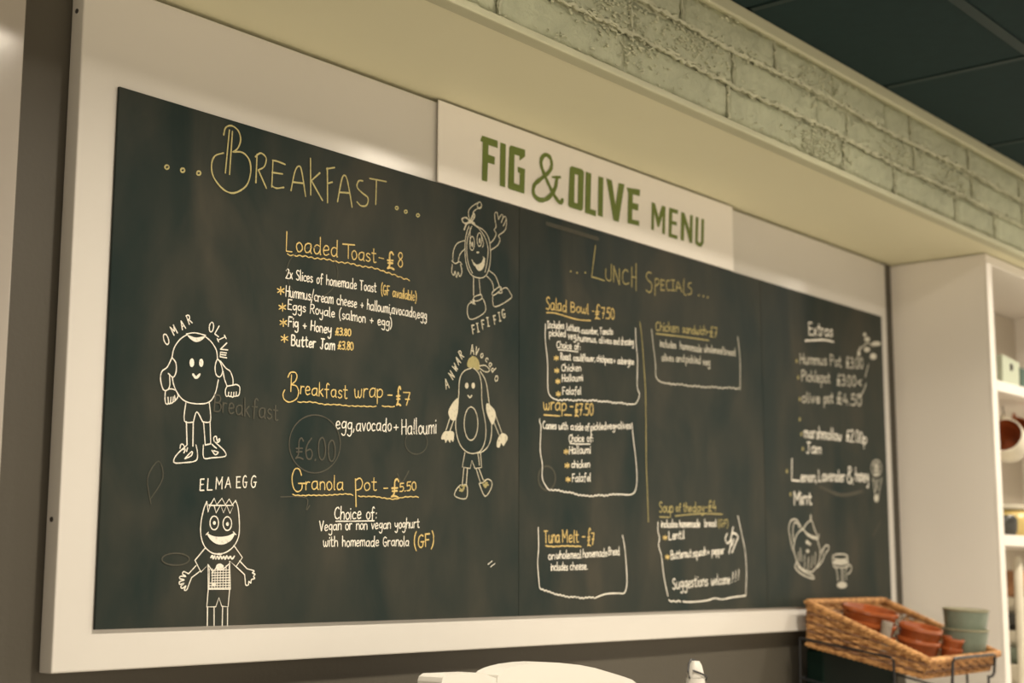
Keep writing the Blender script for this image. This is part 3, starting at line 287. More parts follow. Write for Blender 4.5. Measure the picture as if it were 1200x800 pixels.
((1,'chalk_heading','dull yellow chalk heading reading Lunch Specials between dots','dullkhaki'),[('S','1137.4,721.6 1123.6,656.3',2.9),('S','1123.6,656.3 1145.4,656.3 1166.8,655.1',2.9),('S','1171.8,680.3 1171.6,662.8 1180.3,657.9 1189.2,662.1 1190.8,692.2',2.9),('S','1198,658.2 1199.6,690.1',2.9),('S','1199.6,690.1 1218.8,655',2.9),('S','1218.8,655 1219.3,688',2.9),('S','1249.5,687.5 1240.4,689.6 1231.2,681 1231,665 1240,659.3 1252.2,663.7',2.9),('S','1263.2,698.6 1262.5,657.4',2.9),('S','1278.7,708.4 1277.7,651.5',2.9),('S','1262.8,678.2 1278.2,679.5',2.9),('S','1335,697.5 1324.2,697.6 1315.8,689.1 1322,681 1334.5,675.6 1336.2,663.2 1326.5,655.2 1315.2,658.2',2.9),('S','1349.5,688.9 1347.4,652.1',2.9),('S','1349.4,687 1360.4,688.8 1362.1,679.9 1350.4,672.6',2.9),('S','1370.7,690.4 1370.2,666.4',2.9),('S','1370.7,688.5 1385,689.6',2.9),('S','1370.5,678.2 1381.5,679.2',2.9),('S','1370.2,666.4 1384.5,668.6',2.9),('S','1403.4,691.8 1393.5,690.2 1391.3,678.8 1396.3,670.4 1405.5,672.5',2.9),('S','1418,695.9 1416.1,673.3',2.9),('S','1410,694.6 1424.6,696.2',2.9),('S','1409.5,672.3 1424,673.8',2.9),('S','1428.7,673.4 1436.6,695 1450.8,674.8',2.9),('S','1432.2,681.3 1446.3,682.3',2.9),('S','1460.4,704.3 1457.5,675 1467.5,669.8',2.9),('S','1490.9,700.4 1479.9,698 1478.3,690.2 1490.5,686.4 1488.1,676.6 1474.4,672.7',2.9)]),
((1,'chalk_dots','small dull yellow chalk dots beside the heading','dullkhaki'),[('F','1058,656.8 1056.6,654.9 1053.8,654.4 1052.5,656 1053.9,657.9 1056.6,658.4',0),('F','1078.5,657.4 1077.1,655.4 1074.3,655 1072.9,656.5 1074.3,658.5 1077.1,658.9',0),('F','1105.5,662 1104,660 1101.2,659.6 1099.8,661.1 1101.2,663.1 1104.1,663.6',0),('F','1522.6,677.9 1520.8,675.7 1517.3,675.1 1515.7,676.9 1517.5,679.1 1520.9,679.6',0),('F','1542.2,678.9 1540.4,676.6 1536.9,676.1 1535.2,677.8 1537,680.1 1540.5,680.6',0),('F','1559.8,678.8 1558,676.5 1554.4,676 1552.7,677.7 1554.6,680 1558.1,680.5',0)]),
((1,'chalk_title','yellow chalk title reading Salad Bowl,underlined','yellow'),[('T','Salad',976.9,571.2,1041.1,574.3,23.1,2.5,0),('T','Bowl',1054.7,577.1,1113.2,580,18.5,2.5,0),('S','1124.6,587.6 1131.7,588.1',1.85),('T','£',1134.4,572.7,1150.2,574.8,27.5,2.8,0),('T','7.50',1156,577.3,1199.9,581.5,21.6,2.6,0),('S','978.5,564.2 1006,567 1060.2,564.4 1087.8,564.7 1118.7,567.8',2.5)]),
((1,'chalk_box','white chalk box with ingredients of the salad bowl','white'),[('T','Includes',981.1,535.7,1032.8,540.7,13.1,2.3,0),('T','Lettuce,',1041.7,539.4,1083.5,541.4,12.5,2.3,0),('T','cucumber,',1089,538.5,1144.1,544.3,11.8,2.3,0),('T','Tomato',1149.9,544.4,1194.7,550,12.9,2.3,0),('T','pickled',986.6,520.6,1038.1,525.9,12.3,2.3,0),('T','veg,',1045.4,522.7,1073.7,525,13.3,2.3,0),('T','hummus,',1077.5,521.9,1139.4,527.1,12.6,2.3,0),('T','olives',1146.8,527,1190.4,529.9,12.9,2.3,0),('T','and',1195.4,530.5,1217,531.9,13,2.3,0),('T','dressing',1221.7,532.5,1267.4,536.8,14,2.3,0),('T','Choice of:',1009.6,501.4,1084.6,505.3,12.4,2.3,0),('T','Roast',1021.7,479,1054.2,481.8,13.2,2.3,0),('T','cauliflower,',1062.4,481.9,1133.6,488.3,12.5,2.3,0),('T','chickpeas',1139.3,489.1,1192.8,491.3,12.8,2.3,0),('T','+ aubergine',1197.2,491.5,1266.7,496.5,13,2.3,0),('T','Chicken',1024.3,457.8,1087,464.5,13.2,2.3,0),('T','Halloumi',1026.4,437.5,1092.4,445.9,13.1,2.3,0),('T','Falafel',1028.2,413.1,1086.7,418.6,13.9,2.3,0),('S','1013.8,497.2 1043.4,499.5 1077.3,500.5',2.4),('S','975,542 973.9,512.6 981,468.6 981.7,419.6 991.7,404.9 1009.8,401',2.5),('S','1009.8,402.1 1015.4,399.8 1021.1,402.3 1026.7,400.8 1032.4,404.1 1038.1,402.8 1043.8,405.5 1049.6,403.3 1055.3,405.4 1061.1,403.2 1066.9,406 1072.6,404.7 1078.5,408 1084.3,406.5 1090.2,409 1096,406.6 1101.9,408.8 1107.8,406.8 1113.8,409.9 1119.7,408.7 1125.7,412 1131.7,410.1 1137.7,412.3 1143.6,409.5 1149.7,411.7 1155.7,409.7 1161.8,412.7 1167.8,411.2 1173.9,414 1180,411.6 1186.2,413.5 1192.3,410.8 1198.5,413.2 1204.6,411.5 1210.9,414.7 1217.1,413 1223.4,415.5 1229.6,412.8 1235.9,414.8 1242.2,412.2 1248.6,415 1254.9,413.4',2.5),('S','1254.9,414.6 1273.7,418 1286.7,437.2 1278.6,453.3 1280.8,506.8 1276,542.7 1274.4,572.9',2.5)]),
((1,'chalk_star','yellow chalk star bullets in the salad box','yellow'),[('S','1008.3,485.2 1008.3,476.2',2.8),('S','1002,482.2 1014.6,479.1',2.8),('S','1002,477.7 1014.6,483.7',2.8),('S','1010,461.3 1010,452.2',2.8),('S','1003.7,458.3 1016.4,455.2',2.8),('S','1003.7,453.8 1016.4,459.7',2.8),('S','1012.9,441.1 1012.9,432.1',2.8),('S','1006.6,438.2 1019.2,434.9',2.8),('S','1006.6,433.7 1019.2,439.4',2.8),('S','1014.6,417.2 1014.6,408.2',2.8),('S','1008.3,414.3 1020.9,411',2.8),('S','1008.3,409.8 1021,415.5',2.8)]),
((1,'chalk_divider','dull yellow chalk line dividing the middle panel','dullkhaki'),[('S','1290.7,588.3 1297.8,553.6 1303.1,504.5 1308.2,451.9 1308.9,407.9 1308.3,302.9 1310.3,250.9 1313.5,180.2',2.5)]),
((1,'chalk_title','yellow chalk title reading wrap,underlined','yellow'),[('T','wrap',969.6,378.6,1039,383.8,24.1,2.5,0),('S','1051.3,391.8 1060.1,392.3',2.6),('T','£',1067.1,374.6,1078.1,375.6,24.8,3.2,0),('T','7.50',1080,378.2,1126.5,381.6,21.5,2.5,0),('S','970.3,369 1018.5,370.9',2.6),('S','1033.7,374.3 1055.6,375.6',2.6)]),
((1,'chalk_box','white chalk box listing choices for the wrap','white'),[('T','Comes',967.2,342.7,1008,345.3,13.6,2.3,0),('T','with',1015.4,345.2,1044.5,347.4,13,2.3,0),('T','a',1053.4,348.1,1063.4,348.2,13.1,2.3,0),('T','side',1066.4,348.1,1093.3,349.5,13.2,2.3,0),('T','of',1099.1,349.6,1113.9,350.7,13.3,2.3,0),('T','pickled',1118.1,351.3,1168.9,357.2,13.3,2.3,0),('T','veg',1171.3,357.7,1198.3,359.8,13.5,2.3,0),('T','+olives',1199.7,360.4,1254.1,365.1,13.7,2.3,0),('T','Choice of:',1046.5,323.6,1124.9,330.2,13.9,2.3,0),('T','Halloumi',1048.5,301.2,1116.3,306.3,14.7,2.3,0),('T','chicken',1055.1,275.1,1113.8,279.1,13,2.3,0),('T','Falafel',1057.1,248.1,1116.3,252.3,14.6,2.3,0),('S','1050.9,321.2 1077.4,321.7 1115.6,324.3',2.4),('S','957.7,360.2 956.9,354.9 961.1,347.4 960.2,331.8 958.9,300.7 965.2,275.3 965.1,249.5 981.9,231',2.5),('S','981.9,232.1 987.4,229.2 992.9,230.9 998.4,228.8 1004,231.4 1009.5,229.4 1015.1,231.4 1020.7,228.6 1026.4,229.9 1032,227.1 1037.6,229 1043.2,226.7 1048.8,229 1054.4,226.6 1060.1,228.1 1065.7,224.8 1071.4,226 1077.1,223.1 1082.8,225.2 1088.5,223 1094.3,225.2 1100.1,222.6 1106,224.8 1112,222.4 1117.9,224.7 1123.9,222.9 1129.9,226.1 1135.9,224.9 1142,227.8 1148,225.7 1154.1,227.8 1160.2,225.3 1166.3,227.9 1172.5,226.4 1178.6,230 1184.8,228.7 1191,231.7 1197.1,229.5 1203.4,231.8 1209.6,229.7',2.5),('S','1209.6,231.4 1257.7,233.7 1272.8,256.6 1271.1,298.5 1262.1,345.6 1257.7,376.2',2.5)]),
((1,'chalk_star','yellow chalk star bullets in the wrap box','yellow'),[('S','1038.6,309 1038.5,300',2.8),('S','1032.2,306.4 1045,302.7',2.8),('S','1032.2,301.9 1045,307.2',2.8),('S','1041.9,282.9 1041.9,273.9',2.8),('S','1035.5,280.3 1048.3,276.5',2.8),('S','1035.5,275.8 1048.3,281',2.8),('S','1044,256.7 1043.9,247.7',2.8),('S','1037.6,254.1 1050.3,250.3',2.8),('S','1037.5,249.6 1050.4,254.7',2.8)]),
((1,'chalk_title','yellow chalk title reading Tuna Melt,underlined','yellow'),[('T','Tuna',971.1,132.2,1017.7,133.5,21.9,2.5,0),('T','Melt',1026.1,133.6,1077.4,134.5,22.3,2.5,0),('S','1088.6,145.1 1096.8,145.3',2.6),('T','£',1104.9,128.1,1115.1,129,32.5,2.5,0),('T','7',1117.3,130.7,1126.5,130.8,21.2,2.8,0),('S','975.5,126.7 983.7,125.5 991.8,125.9 1000,125 1008.3,126 1016.6,125.9 1024.9,127.1 1033.3,126.6 1041.7,127.6 1050.2,126.7 1058.6,127.3 1067.2,126.5 1075.7,127.3 1084.3,126.5',2.8)]),
((1,'chalk_box','white chalk box around the tuna melt lines','white'),[('T','on',983.1,101.1,1002.4,101.7,14.1,2.3,0),('T','wholemeal',1006.3,103.2,1084.2,104.9,14.2,2.3,0),('T','homemade',1090.2,106.4,1169.6,109,14.5,2.3,0),('T','Bread',1173.9,111.5,1210.7,112.6,14.8,2.3,0),('T','includes',990.7,81.3,1041.7,82.1,14.1,2.3,0),('T','cheese.',1049.7,82.6,1104.5,83.3,14.3,2.3,0),('S','952.6,159.2 953.8,121.8 950.7,93.9 956.4,49.8',2.5),('S','956.4,50.9 961.3,46.8 966.2,47.4 971.2,44.1 976.1,45.4 981.1,42.3 986.4,43.5 991.6,40 996.9,40.6 1002.2,37.1 1007.6,38.3 1012.9,35.7 1018.3,37.4 1023.6,34.5 1029.1,35.6 1034.7,32.5 1040.3,33.8 1045.9,31.1 1051.6,33.3 1057.3,31.3 1063,33.6 1068.7,31 1074.4,32.4 1080.1,29.2 1085.9,30.9 1091.7,28.8 1097.6,31.5 1103.4,29.9 1109.3,32.4 1115.1,30 1121,31.6 1126.9,28.9 1132.9,31.1',2.5),('S','1132.9,30.7 1153.9,35.3 1175.1,37.6 1209.5,38 1226.9,38.9 1236.1,60.8 1230.4,120.8 1222.1,150.8',2.8)]),
((1,'chalk_title','dull yellow chalk title reading Chicken sandwich,underlined','dullkhaki'),[('T','Chicken',1348.9,577.1,1436,585.1,19,2.8,0),('T','sandwich',1451,586.3,1547.8,593.5,17.7,2.8,0),('T','-£7',1550.2,590.5,1591.7,593.1,22.9,2.8,0),('S','1351,571.1 1448.5,577.1 1557.2,582.3',3.2)]),
((1,'chalk_box','grey white chalk box around the chicken sandwich lines','dimwhite'),[('T','includes',1364.5,545.6,1425.1,549,14.5,2.7,0),('T','home',1440.7,550.1,1480.3,551.1,14.8,2.7,0),('T','made',1484.4,550.6,1527.3,552.8,14.9,2.7,0),('T','wholemeal',1537.1,554.4,1615.3,558.9,15.1,2.7,0),('T','bread',1620.4,558.9,1668.1,561.1,15.4,2.7,0),('T','olives',1370.5,516.3,1415.1,519.6,14.5,2.7,0),('T','and',1424.3,520.7,1456.6,523.4,14.7,2.7,0),('T','pickled',1463.3,523,1521.3,526.8,14.8,2.7,0),('T','veg',1531.6,525.3,1560.4,527.4,15.1,2.7,0),('S','1333.2,577.5 1340.2,538.8 1346.1,507.4 1347.7,480.5 1364.9,471.1 1395.9,470.5',2.8),('S','1396,472.3 1404.1,469.5 1412.3,472.1 1420.5,470.2 1428.9,473.7 1437.1,472.1 1445.6,475 1453.8,472.3 1462.3,474.4 1470.7,471.8 1479.2,474.7 1487.7,473.1 1496.3,476.6 1504.9,474.7 1513.6,477.6 1522.2,475 1531,477.6 1539.7,475.5 1548.6,479.2 1557.4,477.9 1566.4,481.7 1575.3,479.8 1584.3,482.6 1593.2,479.9 1602.4,482.8 1611.4,480.9 1620.6,484.9 1629.7,483.7 1639.1,487.4 1648.2,485.2 1657.6,487.9 1666.8,485.3 1676.3,488.6 1685.6,487.1',2.8),('S','1685.6,486.2 1688.3,553.3 1680.2,606.1',3.2)]),
((1,'chalk_title','dull yellow chalk title reading Soup of the day,underlined','dullkhaki'),[('T','Soup',1353.4,200.7,1405.2,201.3,20.9,2.8,0),('T','of',1415.9,204.3,1434.5,205,16,2.8,0),('T','the',1444.3,205.3,1475.4,205.6,17.9,2.8,0),('T','day',1481.5,205.8,1524.8,208,18,2.8,0),('T','-£4',1529.5,207.2,1574.6,210.4,21.9,2.8,0),('T','(GF)',1581.1,176.4,1623.6,178.2,14.7,2.5,0),('S','1354.8,191.2 1389.3,191.3',2.8),('S','1412.7,194.6 1505.8,202.4 1600,204.4',2.8)]),
((1,'chalk_box','grey white chalk box around the soup lines','white'),[('T','includes',1359.9,170.2,1420.6,171.8,13.9,2.7,0),('T','homemade',1428,172,1508.1,174.5,14.2,2.7,0),('T','bread',1526.4,175.7,1573.5,177.7,14.5,2.7,0),('T','Lentil',1387.8,145.6,1446.7,148.8,16.6,2.7,0),('T','Butternut',1394.7,105.7,1472.6,111.6,16.6,2.7,0),('T','squash',1478.6,110.8,1530.6,116.1,16,2.7,0),('T','+ pepper',1537.1,116.2,1604.7,119.7,15.4,2.7,0),('T','Suggestions',1398.9,44.7,1535,51.6,21.7,2.7,0),('T','welcome',1549,52.4,1626.4,55.6,19.8,2.7,0),('T','!!!',1633.3,57.2,1664.8,63.8,22.1,2.7,0),('S','1348.9,180 1347.9,161.1 1353.8,148.7 1349.5,132.9 1358.7,114.2 1366.4,76.7 1372.7,54.8 1381.3,31.3',2.9),('S','1385.1,23.1 1393.6,19.5 1402.3,21.2 1410.9,18.6 1419.7,21.1 1428.4,18.6',2.9),('S','1437.3,19 1469.9,17.7 1530.6,20.1 1561.8,24.6 1593.3,21.7 1631.9,25.5 1684.4,28.4 1691.1,30',3.2),('S','1665.1,202.4 1689,138.3 1694.7,114.6 1696.4,77.3 1691.1,30',2.5),('S','1617.7,162.3 1609.6,152.1 1617,142.2 1630.1,147.5 1637.2,161.1 1647.1,164.6 1663.3,158.2 1659.6,149.7',4.2),('S','1644.3,177.4 1638.6,164.5',4.2),('S','1636.7,149.3 1624.6,120.6',4.2),('S','1663.1,154.8 1649.3,137.7 1637,122.4',4.2),('S','1646.6,151.1 1636.2,137.5',4.2)]),
((1,'chalk_star','yellow chalk star bullets in the soup box','yellow'),[('S','1373.9,153.5 1373.7,144.6',2.8),('S','1366.9,151.1 1380.7,147',2.8),('S','1366.8,146.7 1380.8,151.4',2.8),('S','1381.6,114.2 1381.4,105.3',2.8),('S','1374.6,111.9 1388.4,107.6',2.8),('S','1374.5,107.5 1388.5,112',2.8)]),
((1,'erased_chalk','faint ghost of wiped chalk','ghost'),[('S','1146.8,789.8 1235.9,785.4 1329.3,791.7 1460.8,793.1',12),('S','979.9,737.7 1146.2,737.2',8),('S','1005,252.8 1001.6,241.4 991.9,232.8 978.9,229.2 966.1,231.7 956.6,239.3 953.3,250.1 956.6,261.4 966.1,270 979,273.7 992,271.4 1001.6,263.8 1005,252.8',4)]),
((2,'chalk_heading','white chalk heading reading Extras,underlined','white'),[('T','Extras',2020.3,653.6,2143.3,664.8,29.8,4.2,0),('S','1998.6,635.8 2043.7,642.6 2098.9,650.2 2145.6,650.9',5)]),
((2,'chalk_line',None,'dimwhite'),[('T','Hummus',1970.9,577.4,2105.3,588.5,25.1,3.8,0),('T','Pot',2127.5,589.6,2184.4,591.5,26,3.8,0),('T','£3.00',2212.4,593.5,2306.5,600.4,26.4,3.8,0),('T','Pickle',1976.6,536.3,2068.2,541.9,25,3.8,0),('T','pot',2075.3,542.6,2121.9,545.4,25.6,3.8,0),('T','£3.00',2158.1,543.4,2261.3,549.9,26,3.8,0),('T','<',2273.5,552.7,2295.2,553.3,26.7,3.8,0),('T','olive',1974.1,483.8,2065,489.9,24.9,3.8,0),('T','pot',2087.2,491.9,2134.9,496.2,25.5,3.8,0),('T','£4.50',2154.9,495.9,2291.4,502.6,28.1,3.8,0)]),
((2,'chalk_flower','white chalk doodle of a flower with a long stem','dimwhite'),[('S','2338.5,614.8 2317.7,580.3',4),('S','2321.8,563.9 2304.8,542.4 2276.6,521.5',4),('F','2331.6,692.9 2329.3,689 2323.9,686.4 2317.9,686.3 2314.3,688.8 2314.6,692.6 2318.7,696.1 2324.7,697.5 2329.8,696.2',0),('F','2351.9,683 2347.8,678.5 2337.8,675.1 2326.8,674.5 2319.9,676.9 2320.2,681.2 2327.6,685.3 2338.8,687.5 2348.4,686.6',0),('F','2418.1,679.5 2411.1,674.6 2394.3,670.5 2375.5,669 2363.6,670.8 2363.9,675.1 2376.4,679.9 2395.2,682.9 2411.7,682.8',0),('F','2351.2,655.9 2346.7,651 2335.9,647.4 2324,646.8 2316.6,649.5 2316.9,654.1 2325,658.7 2337,660.9 2347.3,659.8',0),('F','2294.6,639.1 2292.1,634.1 2286.3,630.9 2280.1,631 2276.2,634.4 2276.6,639.5 2281,643.9 2287.4,645.5 2292.8,643.6',0),('F','2387.2,642 2382.2,636 2370.5,631.8 2357.5,631.4 2349.4,634.9 2349.8,640.6 2358.6,646 2371.8,648.5 2383,647',0),('S','2298.2,658.5 2284.5,645.2 2333.4,670.6 2367.8,666.8',3)]),
((2,'chalk_line',None,'white'),[('T','marshmallow',1981.9,399.6,2171.6,405.3,26.8,3.8,0),('T','£2.00p',2199.4,407.3,2313.2,406.5,28.1,3.8,0),('T','Jam',1990.3,361.9,2064.7,366.6,24.7,3.8,0),('T','L',1913.5,292.8,1954.8,292.8,52.3,3.8,0),('T','emon,',1959,293,2035.6,296.8,24.3,3.8,0),('T','Lavender',2047.4,298.8,2185.3,304.1,26.9,3.8,0),('T','&',2195.3,302.4,2229.1,299.8,40.6,3.8,0),('T','honey',2243.7,306.9,2315.6,310.4,32.4,3.8,0),('T','Mint',1923.6,237.3,2008.7,241.8,30,4.3999999999999995,0)]),
((2,'chalk_bullet','dull yellow chalk bullets','ochre'),[('F','1957.6,581.3 1955.2,576.7 1950.7,576.2 1948.8,580.3 1951.2,585 1955.7,585.5',0),('F','1962.8,542.1 1960.3,537.4 1955.9,537 1953.9,541.1 1956.4,545.8 1960.8,546.2',0),('F','1967.3,490.1 1964.8,485.6 1960.3,485.2 1958.4,489.3 1960.8,493.9 1965.3,494.3',0),('F','1964.5,441.4 1962,436.8 1957.6,436.5 1955.6,440.7 1958.1,445.2 1962.5,445.6',0),('F','1972,406.7 1969.5,402 1965.1,401.6 1963.1,406 1965.6,410.7 1970,411',0),('F','1976.3,371.7 1973.8,367 1969.4,366.7 1967.4,371.1 1969.9,375.8 1974.3,376.1',0),('F','1895.5,313.8 1893.1,309.3 1888.8,309.1 1886.9,313.4 1889.3,317.9 1893.6,318.1',0),('F','1909.7,260.7 1907.3,256.2 1903.1,256 1901.2,260.3 1903.5,264.8 1907.8,265',0)]),
((2,'chalk_cone','white chalk doodle of a swirled cone','dimwhite'),[('S','2393.7,349.2 2388.8,338.6 2377.3,330.4 2362.1,326.9 2347.5,328.9 2337.3,335.8 2334.1,345.8 2338.9,356.3 2350.3,364.5 2365.4,368.1 2380.1,366.2 2390.5,359.3 2393.7,349.2',3),('S','2345.8,354.7 2376,361.4 2349,348.3 2382.9,353.5 2344.5,338.2 2382.1,343.5 2351.3,330.3 2377.5,333.3',3),('S','2339.6,321.5 2347.8,285.7 2354.6,259.8',3),('S','2391.7,324.1 2373.5,283.6 2360.5,260',3),('S','2350.4,318.7 2370.6,293.3',3),('S','2372.7,319.9 2351.5,285.9',3),('F','2371,270.3 2368.8,265.3 2363.6,261.4 2356.8,259.9 2350.3,260.9 2345.7,264.3 2344.3,269.2 2346.4,274.2 2351.6,278 2358.4,279.6 2365,278.6 2369.6,275.2',0)]),
((2,'chalk_teapot','white chalk doodle of a shaded teapot','dimwhite'),[('S','1908.8,131.8 1898.3,161.2 1893.3,181.8 1906.4,199.9 1931.1,202.1 1947.8,190.6 1954.8,181.8',4.2),('S','1915.9,149.7 1912.3,173.4 1918.3,192.8 1933.8,194.7 1943.7,184.5',4.2),('S','2001.3,202.7 1964.1,182 1988.5,169.1 2029.7,163.9 2017.9,181.8 2001.3,202.7',4.2),('S','1964.1,182 1985.2,166 2029.4,159.3 2039.7,170.2',4.2),('S','2002.6,214.2 2001.3,202.7',7),('S','1964.1,182 1935.5,170.9 1919,149.7 1914.8,128.9 1928.8,105.4 1925.4,99.5',4.2),('S','2029.4,159.3 2041.1,139.7 2043.4,126.1 2039.2,109.3 2025.4,94.1 2002.3,81.9',4.2),('S','2043.4,126.1 2070.5,143.2 2086.9,143.5 2086.4,135.8 2065.9,121.8 2051.9,106.4 2025.2,91.1',4.2),('S','1922.3,99.4 1918.8,90.6 1948.7,75.9 2001.3,65.4 2004.9,71.4 1961.5,81.8 1931.2,93.6',4.2),('S','1925.7,105.4 1955.6,87.8 2002.2,80.4',4.2),('F','1989.4,151 1988.1,148.6 1985,146.7 1980.9,146 1976.8,146.6 1973.9,148.3 1973,150.7 1974.2,153.1 1977.3,155 1981.4,155.7 1985.5,155.1 1988.4,153.4',0),('F','1999.9,147 1998.8,145.1 1996.2,143.8 1992.7,143.2 1989.2,143.6 1986.8,144.9 1986,146.7 1987,148.5 1989.6,149.9 1993.1,150.5 1996.6,150 1999,148.7',0),('F','1989.4,129.9 1988.2,127.8 1985.1,126.2 1980.9,125.6 1976.9,126.1 1974,127.6 1973,129.7 1974.2,131.8 1977.3,133.4 1981.4,134 1985.5,133.5 1988.4,132',0),('S','1945.9,135.3 1950.4,105.6',3.2),('S','1966.9,120.7 1965.1,90.8',3.2),('S','1985.3,114.9 1980.6,87.9',3.2),('S','2004.5,118.1 1996.5,90.9',3.2),('S','2021,127.3 2012.8,97',3.2),('S','1936.1,126.3 1938,105.5',3.2),('S','2063.6,137 2052.9,121.6',3.2)]),
((2,'chalk_glass','white chalk doodle of a handled glass','dimwhite'),[('S','2104.8,113 2110.4,97.6 2126.2,85.4 2131.3,60.7',3.8),('S','2185.8,113.7 2188.1,98.1 2173.5,85.5 2175.4,63.7',3.8),('S','2188.2,99.6 2203.7,95 2198.7,82.5 2183.1,76.2',3.8),('S','2150,88.5 2151.4,60.7',3.8),('S','2160.1,88.6 2161.6,60.6',3.8),('S','2110.2,94.5 2150.2,91.6 2184.5,95.5',3.8),('S','2187.5,118.4 2181.7,114.9 2166.5,112.2 2146.1,111.2 2126,111.9 2111.5,114.2 2106.4,117.6 2111.9,121 2126.8,123.7 2147.1,124.8 2167.3,124.2 2182.2,121.8 2187.5,118.4',4),('F','2111.1,108.4 2148.2,111.8 2184.1,109 2181.4,101.2 2147.2,97.8 2111.9,100.7',0),('F','2177.8,49.7 2173.9,45.7 2163.8,42.8 2150.2,41.8 2136.8,43 2127.2,45.9 2123.9,49.9 2127.7,53.9 2137.7,56.8 2151.3,57.9 2164.7,56.8 2174.4,53.8',0)]),
((2,'erased_chalk','faint smears of wiped chalk','ghost'),[('S','2052.2,285.2 2162.3,269.2 2280,284.9',9),('S','2329.1,172.1 2381.5,212.5',5)]),
((3,'letter','bold green printed block letter','green'),[('P','784,865.4 828.2,865.7 828.3,851.7 802,851.7 801.4,833.6 820.1,833.2 819.5,818.1 800.7,818 798.8,781.8 784,781.2 785.6,853.4 778.9,854.3',0),('P','835.8,864.5 851.9,864.6 850,781.5 834.8,781.9',0),('P','862,860.8 866.6,866 908.9,866.9 908.9,853.5 892.4,842.2 892.4,850.9 877.5,850.6 876.2,795.5 892.5,794.8 893.3,817.9 887,819.1 887,829.3 909,829.4 906.7,780.9 862.3,781 858.5,783.2',0),('P','1048.9,861.8 1054.9,866.8 1088.7,867.7 1095.6,864.3 1091.5,786.7 1084.5,782.2 1048.4,782.6 1043.4,785.8 1063.1,795.5 1074.2,795.1 1076.4,853.2 1065.1,853 1063.1,795.5 1043.4,785.8',0),('P','1101.8,865.7 1120.3,865.8 1116.1,792.6 1135.6,792.6 1134.6,780.5 1098.4,781.1',0),('P','1144.4,865.5 1161.6,865.9 1157.9,783.3 1141.8,784',0),('P','1171.6,866.9 1190.8,866.5 1203,816.6 1214.8,866 1235.4,867.5 1213.6,783.9 1195.2,783.8',0),('P','1242.9,862.3 1291.7,867.9 1290.5,853.5 1265.5,852.4 1264.2,834.2 1285.3,835.5 1284.1,821.2 1263,820 1261.7,798.5 1287.5,800 1287.3,789.3 1245.4,787.6 1248.4,851.7',0),('P','1335.3,849.4 1347.2,849.4 1360.5,821.7 1374.2,850.1 1387.3,849.8 1383.8,788.7 1373.7,788.6 1375.7,829.1 1362,800.8 1355,800.6 1343.8,829.9 1341.9,789.7 1332.1,790.7',0),('P','1401.5,850.9 1436.5,851.8 1435.2,842.8 1413.6,842.2 1412.1,823.9 1430.6,824.5 1430.4,816.3 1410.9,815.6 1409.3,794.5 1432.9,794.7 1431.7,786.3 1397.9,786.1',0),('P','1448.9,850.1 1461.5,850.8 1481.6,816.3 1484.7,850.5 1495.3,851.3 1491.4,788.7 1480.7,788 1460.9,829 1457.6,787.4 1445.1,787.6',0),('P','1507.1,850.6 1518.9,851.1 1514,797.4 1520.4,793.8 1528.1,798.7 1530.8,850.9 1541.7,851.2 1537.7,796.8 1527.7,786.1 1514.7,785.7 1503.1,790.7',0)]),
((3,'ampersand','thin green printed ampersand','green'),[('S','1018.3,836.7 993.2,831.4',5),('S','1007.4,833.3 1001.5,811.1 980.8,788.6 956.3,778.6 936.1,784.8 936.1,802.8 956.3,819.9 980.9,838.2 990.8,853.4 986.7,868.2 972.7,871.4 960.4,862.4 957.9,848.8 968.5,830.3 989,805.9 1005.6,791 1018.1,785.6 1024.8,792.2',9)]),
]
